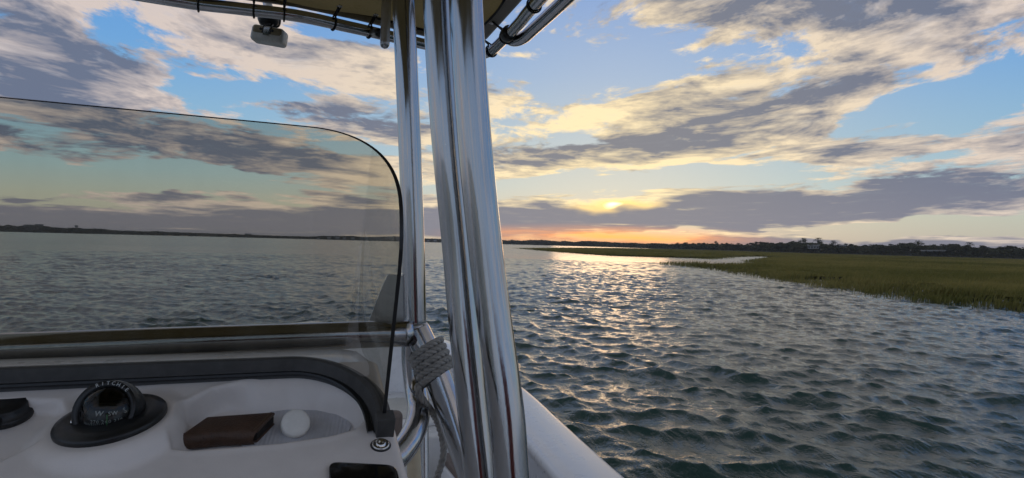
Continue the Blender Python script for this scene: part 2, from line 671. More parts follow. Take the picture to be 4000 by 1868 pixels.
material('rope_fibre', (0.44, 0.42, 0.39), 0.85, 0, vary=0.30, vscale=60, bump=0.9, bscale=700, stretch=(1, 1, 1), sheen=0.3)
material('cushion', (0.55, 0.47, 0.33), 0.6, vary=0.10, vscale=20, bump=0.2, bscale=260)
material('brown_pad', (0.17, 0.13, 0.11), 0.65, vary=0.15, vscale=20, bump=0.2, bscale=260)
material('reflection_vinyl', (0.24, 0.030, 0.020), 0.55, vary=0.2, vscale=14, bump=0.2, bscale=220)  # red for the streak the added seat reflects in the posts
material('lamp_white', (0.80, 0.79, 0.75), 0.45, vary=0.14, vscale=40, bump=0.05, bscale=240)
material('lamp_yellowed', (0.33, 0.27, 0.16), 0.5, vary=0.2, vscale=40)
material('bark', (0.05, 0.035, 0.022), 0.9, vary=0.4, vscale=3)
material('wall_pale', (0.24, 0.24, 0.24), 0.8, vary=0.12, vscale=0.4)
material('wall_grey', (0.30, 0.30, 0.31), 0.8, vary=0.12, vscale=0.3)
material('roof_grey', (0.15, 0.155, 0.165), 0.7, vary=0.2, vscale=0.5)
material('window_dark', (0.03, 0.035, 0.045), 0.15, vary=0.2, vscale=2)
material('sand', (0.42, 0.36, 0.27), 0.9, vary=0.25, vscale=0.3)
material('mud', (0.045, 0.038, 0.026), 0.7, vary=0.35, vscale=0.5)
material('shore_soil', (0.05, 0.05, 0.035), 0.9, vary=0.3, vscale=0.05)


def leaf_material(name, c1, c2, scale, transl=0.25):
    m = bpy.data.materials.new(name)
    m.use_nodes = True
    t = m.node_tree
    N = NT(t)
    t.nodes.clear()
    out = N.new('ShaderNodeOutputMaterial')
    geo = N.new('ShaderNodeNewGeometry')
    n = N.noise(geo.outputs['Position'], scale, 4, 0.6)
    n2 = N.noise(geo.outputs['Position'], scale * 14, 2, 0.6)
    n3 = N.noise(geo.outputs['Position'], scale * 0.22, 2, 0.5)
    f = N.ss(N.add(N.mul(n3, 0.35), N.mad(n2, 0.30, N.mul(n, 0.35))), 0.36, 0.62)
    col = N.mixc(f, (*c1, 1), (*c2, 1))
    d = N.new('ShaderNodeBsdfDiffuse')
    tr = N.new('ShaderNodeBsdfTranslucent')
    mx_ = N.new('ShaderNodeMixShader')
    mx_.inputs[0].default_value = transl
    t.links.new(col, d.inputs[0]); t.links.new(col, tr.inputs[0])
    t.links.new(d.outputs[0], mx_.inputs[1]); t.links.new(tr.outputs[0], mx_.inputs[2])
    t.links.new(mx_.outputs[0], out.inputs[0])
    MATS[name] = m


leaf_material('canvas', (0.21, 0.160, 0.070), (0.27, 0.210, 0.098), 9.0, 0.55)
leaf_material('hem', (0.34, 0.32, 0.29), (0.42, 0.40, 0.37), 9.0, 0.45)
leaf_material('foliage', (0.045, 0.050, 0.032), (0.11, 0.11, 0.065), 0.12, 0.15)
leaf_material('far_foliage', (0.055, 0.058, 0.045), (0.11, 0.105, 0.08), 0.02, 0.15)
leaf_material('marsh_grass', (0.13, 0.132, 0.036), (0.32, 0.265, 0.09), 0.16, 0.35)
leaf_material('marsh_mat', (0.11, 0.112, 0.032), (0.27, 0.225, 0.078), 0.16, 0.2)


def water_material():
    m = bpy.data.materials.new('sea_water')
    m.use_nodes = True
    t = m.node_tree
    N = NT(t)
    p = t.nodes['Principled BSDF']
    p.inputs['Base Color'].default_value = (0.014, 0.048, 0.041, 1)
    p.inputs['Roughness'].default_value = 0.05
    p.inputs['IOR'].default_value = 1.333
    p.inputs['Specular IOR Level'].default_value = 0.5
    pos = N.new('ShaderNodeNewGeometry').outputs['Position']
    r1 = N.mapping(pos, rot=(0, 0, math.radians(20)), scale=(1.0, 0.45, 1.0))
    a = N.noise(r1, 9.0, 4, 0.55, dist=0.6)
    b = N.noise(r1, 2.2, 3, 0.5, dist=0.3)
    c = N.noise(r1, 34.0, 3, 0.6, dist=0.8)
    h = N.add(N.mad(b, 1.8, a), N.mul(c, 0.30))
    bn = N.new('ShaderNodeBump')
    bn.inputs['Strength'].default_value = 0.5
    bn.inputs['Distance'].default_value = 0.05
    t.links.new(h, bn.inputs['Height'])
    t.links.new(bn.outputs[0], p.inputs['Normal'])
    # beyond some tens of metres the ripples are finer than the mesh: their slopes become roughness
    dist = N.vm('LENGTH', pos)
    t.links.new(N.ss(dist, 14.0, 110.0, 0.03, 0.17, kind='LINEAR'), p.inputs['Roughness'])
    MATS['sea_water'] = m


water_material()


def glass_material(name, tintc, rough=0.02, gloss=1.0, smear=0.0):
    m = bpy.data.materials.new(name)
    m.use_nodes = True
    t = m.node_tree
    N = NT(t)
    t.nodes.clear()
    out = N.new('ShaderNodeOutputMaterial')
    tr = N.new('ShaderNodeBsdfTransparent')
    tr.inputs[0].default_value = (*tintc, 1)
    g = N.new('ShaderNodeBsdfGlossy')
    g.inputs['Roughness'].default_value = rough
    fr = N.new('ShaderNodeFresnel')
    fr.inputs['IOR'].default_value = 1.47
    mx_ = N.new('ShaderNodeMixShader')
    t.links.new(N.mul(fr.outputs[0], gloss), mx_.inputs[0])
    t.links.new(tr.outputs[0], mx_.inputs[1]); t.links.new(g.outputs[0], mx_.inputs[2])
    if smear:                                     # salt film and wiped smears
        co = N.new('ShaderNodeTexCoord').outputs['Object']
        n1 = N.noise(N.vm('MULTIPLY', co, (1.0, 1.0, 0.4)), 9.0, 5, 0.65)
        n2 = N.ss(N.noise(co, 260.0, 2, 0.5), 0.67, 0.73)
        f_ = N.mul(N.add(N.ss(n1, 0.40, 0.75), n2), smear)
        df = N.new('ShaderNodeBsdfDiffuse')
        df.inputs[0].default_value = (0.75, 0.73, 0.68, 1)
        mx2 = N.new('ShaderNodeMixShader')
        t.links.new(f_, mx2.inputs[0])
        t.links.new(mx_.outputs[0], mx2.inputs[1]); t.links.new(df.outputs[0], mx2.inputs[2])
        mx_ = mx2
    t.links.new(mx_.outputs[0], out.inputs[0])
    MATS[name] = m


_m = MATS['aluminium']
_t = _m.node_tree
_N = NT(_t)
_p = _t.nodes['Principled BSDF']
_co = _N.new('ShaderNodeTexCoord').outputs['Object']
_sp = _N.ss(_N.noise(_co, 170.0, 2, 0.5), 0.71, 0.75)            # dried salt spots
_st = _N.ss(_N.noise(_N.vm('MULTIPLY', _co, (60, 60, 4)), 3.0, 3, 0.6), 0.64, 0.80)   # run marks
_mk = _N.m('MAXIMUM', _sp, _N.mul(_st, 0.6))
_old = _p.inputs['Roughness'].links[0].from_socket
_t.links.new(_N.mad(_mk, 0.12, _old), _p.inputs['Roughness'])

glass_material('smoked_acrylic', (0.78, 0.768, 0.725), 0.03, 0.22, 0.04)
glass_material('clear_dome', (0.92, 0.94, 0.92), 0.04, 0.9)


# ================================================================== the water
def wave_field(X, Y, cell):
    """short steep wind chop: crests run roughly along the line of sight; cell = local mesh spacing"""
    r = random.Random(5)
    Z = np.zeros_like(X); DX = np.zeros_like(X); DY = np.zeros_like(X)
    comps = []
    for i in range(64):
        lam = 0.15 * (4.0 / 0.15) ** (i / 63.0) * r.uniform(0.94, 1.06)
        # two wind seas cross: one runs along the marsh edge, one comes down the bay
        mean = math.radians(208) if i % 2 else math.radians(262)
        th = mean + r.gauss(0, 0.55 if lam < 0.45 else 0.32)
        k = 2 * math.pi / lam
        st = 0.044 * math.exp(-((math.log(lam / 0.30)) / 0.85) ** 2) + 0.022 * math.exp(-((math.log(lam / 0.95)) / 0.50) ** 2) + 0.009 * min(1.0, 1.2 / lam)
        comps.append((k * math.cos(th), k * math.sin(th), k, st / k, r.uniform(0, 6.283), lam))
    gust = 0.45 + 1.1 * fnoise(X / 5.0 + 3.0, Y / 7.0, 3)
    for kx, ky, k, amp, ph, lam in comps:
        w = np.clip((lam / np.maximum(cell, 1e-6) - 2.2) / 2.2, 0, 1)
        a = kx * X + ky * Y + ph
        s, c = np.sin(a), np.cos(a)
        A = amp * w * gust
        Z += A * c
        DX -= A * s * kx / k * 1.25
        DY -= A * s * ky / k * 1.25
    return Z, DX, DY


def build_water():
    rr = np.concatenate([np.geomspace(0.4, 3.5, 12)[:-1], np.geomspace(3.5, 70.0, 620)[:-1], np.geomspace(70.0, 5200.0, 130)])
    n_r = len(rr)
    fine = np.radians(np.linspace(-44, 46, 940))
    coarse = np.radians(np.linspace(46, 316, 120)[1:-1])
    az = np.concatenate([fine, coarse])
    R, A = np.meshgrid(rr, az, indexing='ij')
    X, Y = R * np.sin(A), R * np.cos(A)
    dr = np.gradient(rr)[:, None]
    da = np.concatenate([np.full(len(fine), fine[1] - fine[0]), np.full(len(coarse), coarse[1] - coarse[0])])[None, :]
    cell = np.maximum(dr * 0.55 * np.ones_like(A), R * da)
    Z, DX, DY = wave_field(X, Y, cell)
    V = np.stack([X + DX, Y + DY, Z], -1).reshape(-1, 3)
    nc = len(az)
    i = np.arange(n_r - 1)[:, None]; j = np.arange(nc)[None, :]
    a = i * nc + j; b = i * nc + (j + 1) % nc
    Q = np.stack([a, b, b + nc, a + nc], -1).reshape(-1, 4)[:, ::-1]
    # close the small hole under the boat
    o = np_obj('water', V, Q, 'sea_water', True, kind='structure')
    return o


build_water()

# ================================================================== the salt marsh on the right
_near_px = [(2005, 970), (2120, 981), (2250, 992), (2400, 1001), (2550, 1005), (2700, 1009), (2775, 1014), (2840, 1010), (2880, 1005),
            (2985, 1003), (3000, 1008), (2900, 1022), (2960, 1030), (2800, 1038), (2700, 1037), (2580, 1030), (2650, 1041), (2760, 1050),
            (2950, 1078), (3200, 1120), (3400, 1150), (3600, 1180), (3850, 1204), (4000, 1216), (4700, 1310)]
MARSH = [onz(*p).to_2d()[:] for p in _near_px] + [(230, 15), (420, 175), (238, 300), (155, 384), (130, 500), (112, 500), (64, 410), (24, 300), (5, 208)]


def build_marsh():
    root = empty('marsh', (0, 0, 0))
    # mud bank just above the water, set back from the wet edge
    def sheet(name, mat, inset, zf, cells, na, rmin, rmax):
        az = np.radians(np.linspace(-1.5, 62, na))
        rr = np.exp(np.linspace(math.log(rmin), math.log(rmax), cells))
        R, A = np.meshgrid(rr, az, indexing='ij')
        X, Y = R * np.sin(A), R * np.cos(A)
        d = poly_dist(X, Y, MARSH)
        nz = fnoise(X / 2.3, Y / 2.3, 3)
        edge = inset + (nz - 0.5) * np.clip(R * 0.05, 1.2, 4.0)
        pool = (fnoise(X / 4.0 + 9, Y / 2.2 + 4, 3) > 0.47) & (d < 5.2) & (d > 1.1) & (A > 0.42)
        keep = (d > edge) & ~pool
        Z = zf(X, Y, d, R)
        V = np.stack([X, Y, Z], -1).reshape(-1, 3)
        nc = na
        i = np.arange(cells - 1)[:, None]; j = np.arange(nc - 1)[None, :]
        a = i * nc + j
        Q = np.stack([a, a + 1, a + nc + 1, a + nc], -1)
        kk = keep[:-1, :-1] & keep[1:, :-1] & keep[:-1, 1:] & keep[1:, 1:]
        Q = Q[kk][:, ::-1]
        used = np.unique(Q)
        remap = -np.ones(len(V), int); remap[used] = np.arange(len(used))
        return V[used], remap[Q]

    V, Q = sheet('marsh_ground', 'mud', 1.5, lambda X, Y, d, R: 0.06 + 0.04 * fnoise(X / 3, Y / 3, 2), 200, 260, 17, 720)
    o = np_obj('marsh_ground', V, Q, 'mud', True, kind='structure')

    def canopy(X, Y, d, R):
        rise = smooth01(d, 0.3, 3.5)
        return 0.08 + rise * (0.10 + 0.14 * fnoise(X / 6, Y / 6, 3)) + 0.16 * (fnoise(X / 0.7, Y / 0.7, 3) - 0.5) * smooth01(d, 0.2, 2)
    V, Q = sheet('canopy', 'marsh_mat', 1.9, canopy, 520, 520, 17, 720)
    # blades: thin leaning triangles, denser where they are near
    n = 460000
    az = np.radians(nrng.uniform(-1.0, 47, n))
    R = 17 * (430 / 17.0) ** (nrng.random(n) ** 1.5)
    X, Y = R * np.sin(az), R * np.cos(az)
    d = poly_dist(X, Y, MARSH)
    dens = smooth01(d, -1.1, 1.0) * (0.20 + 0.80 * smooth01(fnoise(X / 1.1, Y / 1.1, 2), 0.36, 0.56))
    far = smooth01(d, 1.5, 6.0)
    dens = np.maximum(dens, far * 0.9)
    pool = (fnoise(X / 4.0 + 9, Y / 2.2 + 4, 3) > 0.47) & (d < 5.2) & (d > 0.9) & (az > 0.42)
    dens = np.where(pool, dens * 0.12, dens)
    k = (nrng.random(n) < dens) & (d > -0.9)
    X, Y, R, d = X[k], Y[k], R[k], d[k]
    m = len(X)
    rise = smooth01(d, -1.0, 3.0)
    h = (0.20 + 0.20 * rise) * nrng.uniform(0.7, 1.25, m) * (0.45 + 1.1 * fnoise(X / 2.6, Y / 2.6, 3))
    w = np.maximum(0.010, 0.00050 * R) * nrng.uniform(0.6, 1.4, m)
    yaw = nrng.uniform(0, 2 * np.pi, m)
    lean_a = np.radians(20) + nrng.normal(0, 0.8, m)          # the wind lays the tips over to the right
    lean = h * np.abs(nrng.normal(0.28, 0.16, m))
    z0 = np.where(d > 2.5, 0.15, -0.05)
    cx, sx = np.cos(yaw) * w * 0.5, np.sin(yaw) * w * 0.5
    v0 = np.stack([X - cx, Y - sx, z0], -1); v1 = np.stack([X + cx, Y + sx, z0], -1)
    v2 = np.stack([X + np.cos(lean_a) * lean * 0.35 + cx * .8, Y + np.sin(lean_a) * lean * 0.35 + sx * .8, h * 0.6], -1)
    v3 = np.stack([X + np.cos(lean_a) * lean, Y + np.sin(lean_a) * lean, h], -1)
    VB = np.stack([v0, v1, v2, v3], 1).reshape(-1, 3)
    b = np.arange(m) * 4
    T = np.concatenate([np.stack([b, b + 1, b + 2], -1), np.stack([b, b + 2, b + 3], -1)])
    Qt = np.concatenate([Q[:, [0, 1, 2]], Q[:, [0, 2, 3]]])
    o1 = np_obj('marsh_grass', VB, T, 'marsh_grass', False, kind='stuff', label='olive green marsh grass standing along the right bank')
    o2 = np_obj('marsh_turf', V, Qt, 'marsh_mat', False, kind='stuff', label='dense low mat of olive marsh grass behind the bank')
    bpy.data.objects.remove(root)


build_marsh()

# ================================================================== far shores
SH_R = [(1900, 883, 936), (1980, 855, 936), (2100, 836, 936), (2250, 798, 940), (2300, 779, 938), (2480, 655, 948), (2620, 576, 949), (2730, 509, 946), (2850, 444, 951),
        (2900, 423, 951), (3000, 378, 943), (3050, 371, 940), (3110, 364, 938), (3210, 350, 939), (3260, 343, 949), (3330, 336, 949), (3400, 329, 955),
        (3480, 323, 949), (3550, 318, 943), (3620, 312, 945), (3700, 308, 949), (3780, 302, 953), (3850, 297, 957), (3940, 292, 960), (4000, 288, 962), (4300, 276, 970), (4700, 266, 985)]
SH_L = [(-700, 760, 858), (-300, 760, 868), (0, 780, 879), (160, 790, 881), (210, 800, 889), (350, 820, 894), (500, 850, 901), (700, 880, 908), (1000, 920, 919), (1100, 930, 922),
        (1210, 930, 926), (1300, 920, 922), (1450, 930, 926), (1530, 930, 923), (1650, 940, 932), (1750, 940, 934), (1900, 940, 937)]


def shore_at(tab, px):
    xs = [t[0] for t in tab]
    return float(np.interp(px, xs, [t[1] for t in tab])), float(np.interp(px, xs, [t[2] for t in tab]))


def top_z(px, py, dist):
    return U(px, py, dist).z


def shore_ground(name, tab):
    V, Fc = [], []
    for k, (px, d, ty) in enumerate(tab):
        a = U(px, 934, d); b = U(px, 934, d + 900)
        for p, z in ((a, -0.3), (a * 1.012, 0.5), (a * 1.06, 1.0), (b, 2.0)):
            V.append((p.x, p.y, z))
        if k:
            q = (k - 1) * 4; w = k * 4
            for i in range(3):
                Fc.append((q + i, w + i, w + i + 1, q + i + 1))
    o = obj(name, V, Fc, 'shore_soil', smooth=True)
    o['kind'] = 'structure'


shore_ground('far_shore_ground', SH_R)
shore_ground('bay_shore_ground', SH_L)


def leaf_cloud(pts, size, rg, squash=0.75):
    """many small leaf-clump faces: pts (n,3) -> triangles"""
    n = len(pts)
    ax = rg.normal(size=(n, 3)); ax /= np.linalg.norm(ax, axis=1)[:, None]
    b = rg.normal(size=(n, 3)); b -= ax * (b * ax).sum(1)[:, None]; b /= np.linalg.norm(b, axis=1)[:, None]
    s = (size * rg.uniform(0.6, 1.5, n))[:, None]
    v = np.stack([pts + ax * s, pts - ax * s * 0.6 + b * s * 0.8, pts - ax * s * 0.5 - b * s * 0.8], 1)
    v[..., 2] = pts[:, None, 2] + (v[..., 2] - pts[:, None, 2]) * squash
    T = np.arange(n * 3).reshape(-1, 3)
    return v.reshape(-1, 3), T


def tree_variants():
    """unit-height trees: spreading maritime oaks and a few ragged pines"""
    out = []
    for k in range(7):
        rg = np.random.default_rng(50 + k)
        pine = k >= 5
        P = []
        limbs = []
        if pine:
            for j in range(10):
                zc = rg.uniform(0.45, 0.97)
                a = rg.uniform(0, 6.28); q = rg.uniform(0.02, 0.20) * (1.15 - zc) * 3
                c = np.array([q * math.cos(a), q * math.sin(a), zc])
                limbs.append(c)
                P.append(c + rg.normal(size=(60, 3)) * np.array([0.085, 0.085, 0.050]))
        else:
            for j in range(11):
                a = rg.uniform(0, 6.28); q = math.sqrt(rg.random()) * 0.42
                zc = 0.80 - 0.75 * q * q - rg.uniform(0, 0.28)
                c = np.array([q * math.cos(a) + 0.06, q * math.sin(a), zc])
                limbs.append(c)
                s = rg.uniform(0.07, 0.14)
                v = rg.normal(size=(70, 3)); v /= np.linalg.norm(v, axis=1)[:, None]
                P.append(c + v * (rg.random((70, 1)) ** 0.4) * np.array([s * 1.35, s * 1.35, s * 0.8]))
        P = np.concatenate(P)
        lv, lt = leaf_cloud(P, 0.032 if pine else 0.045, rg)
        lv[:, 2] = np.minimum(lv[:, 2], 1.0)
        crown = np_mesh('crown', lv, lt, 'foliage', False)
        TV, TF = [], []
        top_p = Vector((0.02, 0.0, 0.85 if pine else 0.5))
        tube_mesh(spline([(0, 0, -0.08), (0.015, 0.01, 0.25), top_p], 4), [0.022 * (1 - 0.07 * i) for i in range(9)], 6, V=TV, Fc=TF)
        for c in limbs[:5]:
            s = Vector((0.01, 0.0, 0.30 if not pine else max(0.3, c[2] - 0.06)))
            tube_mesh([s, s.lerp(Vector(c), 0.5) + Vector((0, 0, 0.02)), Vector(c)], [0.012, 0.009, 0.005], 5, V=TV, Fc=TF)
        trunk = new_mesh('trunk', TV, TF, 'bark', True)
        out.append((crown, trunk, pine))
    return out


def build_trees():
    var = tree_variants()
    rg = random.Random(21)
    px = 2650.0
    idx = 0
    while px < 4040:
        d, ty = shore_at(SH_R, px)
        dd = d + rg.uniform(4, 26)
        zt = top_z(px, ty - 5, dd) * rg.uniform(0.82, 1.10)
        pine = rg.random() < 0.08
        k = rg.choice((5, 6)) if pine else rg.randrange(5)
        if pine:
            zt = top_z(px, ty - rg.uniform(5, 10), dd)
        base = U(px, 934, dd)
        crown, trunk, _p = var[k]
        kind = 'pine_tree' if _p else 'oak_tree'
        where = ('left of the grey-roofed house', 0) if px < 3150 else ('right beside the grey-roofed house', 1) if px < 3260 else ('between the small house and the white sheds', 2) if px < 3570 else ('standing over the white sheds', 3) if px < 3720 else ('right of the white sheds', 4)
        lab = ('thin pine above the tree line, ' if _p else 'dark oak beyond the marsh, ') + where[0]
        t = empty(kind, (base.x, base.y, 0.6), lab, 'tree', ('pines ' if _p else 'oaks ') + where[0])
        h = max(3.0, zt - 0.6)
        t.rotation_euler = (0, 0, rg.uniform(0, 6.28))
        wx = h * (rg.uniform(0.95, 1.35) if not _p else rg.uniform(0.8, 1.0))
        t.scale = (wx, wx, h)
        for nm, me in (('crown', crown), ('trunk', trunk)):
            o = bpy.data.objects.new(nm, me)
            C.objects.link(o)
            o.parent = t
        width_px = wx * F / dd
        px += width_px * rg.uniform(0.36, 0.62)
        idx += 1


build_trees()


def build_woods(name, tab, px0, px1, n, mat, label, lo, size_px, back, frac=0.9):
    rg = np.random.default_rng(77 + n)
    px = rg.uniform(px0, px1, n)
    xs = [t[0] for t in tab]
    d = np.interp(px, xs, [t[1] for t in tab]) + rg.uniform(2, back, n)
    ty = np.interp(px, xs, [t[2] for t in tab])
    lump = 0.70 + 0.44 * fnoise(px / 34.0, px * 0 + 3.3, 3) + 0.05 * fnoise(px / 9.0, px * 0 + 8.3, 2)
    # world height of the tree tops at that bearing
    yh = 950 + (px - 2000) * math.tan(ROLL)
    zt = CAM_H + (yh - ty) / F * d
    z = 0.2 + (zt * lump * frac - 0.2) * (rg.random(n) ** lo)
    X = (px - 2000) / F * d
    P = np.stack([X, d, z], -1)
    V, T = leaf_cloud(P, 0, rg)
    s = size_px / F * d
    ax = rg.normal(size=(n, 3)); ax /= np.linalg.norm(ax, axis=1)[:, None]
    b = rg.normal(size=(n, 3)); b -= ax * (b * ax).sum(1)[:, None]; b /= np.linalg.norm(b, axis=1)[:, None]
    s = (s * rg.uniform(0.5, 1.3, n))[:, None]
    v = np.stack([P + ax * s, P - ax * s * 0.6 + b * s * 0.8, P - ax * s * 0.5 - b * s * 0.8], 1)
    v[..., 2] = np.maximum(P[:, None, 2] + (v[..., 2] - P[:, None, 2]) * 0.7, -0.1)
    np_obj(name, v.reshape(-1, 3), T, mat, False, kind='stuff', label=label)


build_woods('shore_woods', SH_R, 1900, 4600, 52000, 'foliage', 'dark mass of woodland filling the shore behind the marsh', 0.7, 5.5, 60, 0.80)
build_woods('bay_woods', SH_L, -500, 1980, 42000, 'far_foliage', 'low dark wooded shore across the bay', 0.65, 4.0, 60, 1.0)


# ------------------------------------------------------------------ buildings seen far off
def house(name, px, py_base, w_px, h_px, dist, label, cat, wall='wall_pale', roof='roof_grey', gable=True, group=None, depth=9.0, floors=1, bays=3):
    p = U(px, 934, dist)
    s = dist / F
    zb = U(px, py_base, dist).z
    w, h = w_px * s, h_px * s
    view = Vector((p.x, p.y, 0)).normalized()
    rt = Vector((view.y, -view.x, 0))
    t = empty(name, (p.x, p.y, zb), label, cat, group)
    base = Vector((p.x, p.y, zb))
    wall_h = h * (0.62 if gable else 0.93)
    c = base + view * depth / 2 + Vector((0, 0, wall_h / 2))
    V, Fc = box_vf(c, rt * w / 2, view * depth / 2, Vector((0, 0, wall_h / 2)))
    wl = obj('wall', V, Fc, wall, t)
    e = 0.4
    if gable:
        a = base + Vector((0, 0, wall_h + 0.03))
        poly = [a - rt * (w / 2 + e) - view * e, a + view * depth / 2 - rt * (w / 2 + e) + Vector((0, 0, h - wall_h)), a + view * (depth + e) - rt * (w / 2 + e)]
        V, Fc = prism_vf(poly, rt * (w + 2 * e))
    else:
        c2 = base + view * depth / 2 + Vector((0, 0, wall_h + h * 0.04))
        V, Fc = box_vf(c2, rt * (w / 2 + e), view * (depth / 2 + e), Vector((0, 0, h * 0.035)))
    obj('roof', V, Fc, roof, t)
    for fl in range(floors):
        for b in range(bays):
            fx = (b + 0.5) / bays - 0.5
            fz = (fl + 0.55) / floors * wall_h
            ww, wh = w / bays * 0.28, wall_h / floors * 0.28
            c = base + rt * fx * w + Vector((0, 0, fz)) - view * 0.05
            V, Fc = box_vf(c, rt * ww, view * 0.08, Vector((0, 0, wh)))
            obj('window', V, Fc, 'window_dark', t)
    return t


house('apartment_block', 118, 899, 40, 21, 800, 'grey flat-roofed block at left, left one of two above the bay trees', 'building', 'wall_grey', gable=False, floors=4, bays=5, depth=16)
house('apartment_block', 152, 899, 26, 23, 806, 'taller grey flat-roofed block just right of its twin above the bay trees', 'building', 'wall_grey', gable=False, floors=5, bays=3, depth=16)
house('waterfront_building', 969, 927, 22, 14, 1000, 'solitary pale flat-roofed building on the low shore seen through the windshield', 'building', 'wall_pale', gable=False, floors=3, bays=4, depth=14)
for i, (px, w, hh) in enumerate(((1243, 9, 9), (1285, 12, 13), (1318, 14, 15), (1345, 10, 12), (1378, 12, 12))):
    house('shore_house', px, 940 - (1.2 if i == 0 else 0), w, hh, 915, ('small white house, ' + ('leftmost', 'second from left', 'middle', 'second from right', 'rightmost')[i] + ' of five on the wooded bay shore'),
          'house', 'wall_pale', group='white houses across the bay', floors=1, bays=2)
for i, (px, w, hh) in enumerate(((1672, 8, 10), (1700, 9, 11))):
    house('shore_house', px, 947.5, w, hh, 925, ('pale house across the bay between the posts, ' + ('left', 'right')[i] + ' of two'), 'house', 'wall_pale', group='houses between the posts', floors=1, bays=2)
house('marsh_house', 3178, 972, 40, 17, 356, 'grey-roofed house half hidden in the highest oaks across the marsh', 'house', 'wall_grey', depth=10, bays=4)
house('marsh_house', 3292, 968, 22, 12, 344, 'small pale-roofed house among oaks right of the grey-roofed house', 'house', 'wall_pale', depth=8, bays=3)
for i, px in enumerate((3607, 3634, 3660, 3683)):
    house('low_shed', px, 984, (12, 18, 12, 16)[i], 7, 309, 'long low white shed under the right oaks, ' + ('leftmost', 'second from left', 'second from right', 'rightmost')[i] + ' of four', 'shed', 'wall_pale', 'wall_pale', group='white sheds under the oaks', depth=7, bays=2)


def water_tower():
    d = 830
    p = U(297, 934, d)
    s = d / F
    zt = U(297, 879, d).z
    zb = 0.5
    t = empty('water_tower', (p.x, p.y, zb), 'lone water tower with bulging tank above the bay shore', 'water tower')
    c = Vector((p.x, p.y, 0))
    R = 6.5 * s
    V, Fc = lathe_vf([(R * .15, zt - R * 1.5), (R * .7, zt - R * 1.25), (R, zt - R * .8), (R, zt - R * .5), (R * .7, zt - R * .15), (R * .1, zt)], c, Vector((0, 0, 1)), 20)
    obj('tank', V, Fc, 'wall_grey', t, smooth=True)
    for k in range(6):
        a = k * math.pi / 3
        o = c + Vector((math.cos(a), math.sin(a), 0)) * R * 0.75
        V, Fc = tube_mesh([o + Vector((0, 0, zb)), o + Vector((0, 0, zt - R))], 0.18, 6)
        obj('leg', V, Fc, 'wall_grey', t)
    V, Fc = tube_mesh([c + Vector((0, 0, zb)), c + Vector((0, 0, zt - R * 1.3))], 0.5, 8)
    obj('riser', V, Fc, 'wall_grey', t)


water_tower()
for i, (a, b) in enumerate(((655, 672), (700, 735), (770, 822), (868, 888))):
    V = []
    for px, yy in ((a, 0), (b, 0), (b, 1), (a, 1)):
        d = shore_at(SH_L, px)[0] - 3 + yy * 7
        p = U(px, 934, d)
        V.append((p.x, p.y, 0.35 + 0.5 * yy))
    V += [(x, y, -0.4) for x, y, z in V]
    Fc = [(0, 1, 2, 3), (4, 7, 6, 5), (0, 4, 5, 1), (1, 5, 6, 2), (2, 6, 7, 3), (3, 7, 4, 0)]
    o = obj('sand_bar', V, Fc, 'sand')
    o['kind'] = 'structure'


# ================================================================== the boat
HEAD = math.radians(21)                           # bow points 21 degrees left of the camera axis
BF = Vector((-math.sin(HEAD), math.cos(HEAD), 0))   # forward
BR = Vector((math.cos(HEAD), math.sin(HEAD), 0))    # starboard
BZ = Vector((0, 0, 1))


def B(r, f, z):
    """boat coordinates: metres to starboard, forward and above the camera"""
    return BR * r + BF * f + Vector((0, 0, CAM_H + z))


def rf(p):
    q = Vector(p)
    return q.dot(BR), q.dot(BF), q.z - CAM_H


def onf(px, py, f):
    """survey point on the athwartships plane f"""
    d = ray(px, py)
    return CAM + d * (f / d.dot(BF))


boat = empty('boat', B(0.3, 1.0, -CAM_H), 'white centre console motorboat with aluminium posts and smoked windshield', 'boat')

F0, Z0, SL = 1.0, -0.191, 0.40                    # dash plane: front edge, its height, slope down towards the helm
DN = (BZ - BF * SL).normalized()
DP = B(0, F0, Z0)


def D(px, py, h=0.0):
    """survey point on the dash plane, raised by h along its normal"""
    d = ray(px, py)
    return CAM + d * ((DP + DN * h - CAM).dot(DN) / d.dot(DN))


def dash_pt(r, f, h=0.0):
    return B(r, f, Z0 - SL * (F0 - f)) + DN * h


def drf(px, py, h=0.0):
    r, f, z = rf(D(px, py, h))
    return r, f


# ------------------------------------------------------------------ console with its moulded dash
TRAY_D = 0.036
tray_px = [(646, 1715), (658, 1640), (718, 1575), (830, 1520), (960, 1490), (1130, 1472), (1270, 1480), (1370, 1520), (1422, 1590), (1425, 1640),
           (1390, 1678), (1290, 1705), (1100, 1733), (900, 1750), (740, 1762), (675, 1755)]
TRAY = [drf(*p) for p in tray_px]
plug_px = [(-260, 1575), (60, 1556), (240, 1558), (285, 1600), (262, 1650), (190, 1712), (90, 1760), (0, 1805), (-260, 1850)]
PLUG = [drf(*p) for p in plug_px]
CC = D(436, 1660)                                  # middle of the compass foot
cr, cf, _ = rf(CC)
R_EDGE = drf(1575, 1760)[0]


def dash_height(r, f):
    h = np.zeros_like(r)
    d = poly_dist(r, f, TRAY)
    wall = 0.006 + 0.034 * smooth01(f, 0.90, 0.96) * smooth01(r, -0.040, 0.01)          # upright near side, sloping far side
    h -= TRAY_D * smooth01(d / wall, 0.0, 1.0)
    h += 0.0016 * smooth01(d, -0.012, -0.001) * smooth01(-d, -0.001, 0.002)
    d2 = poly_dist(r, f, PLUG)
    h -= 0.018 * smooth01(d2, 0.0, 0.009)
    rc = np.hypot(r - cr, (f - cf) * 1.05)
    pod = smooth01(-rc, -0.090, -0.066)
    h = h * (1 - pod) + pod * (0.006 + ((SL - 0.20) * (cf - f) + 0.14 * (r - cr)) * 0.93)
    h += 0.010 * smooth01(-f, -0.80, -0.70)                 # swell towards the wheel
    return h


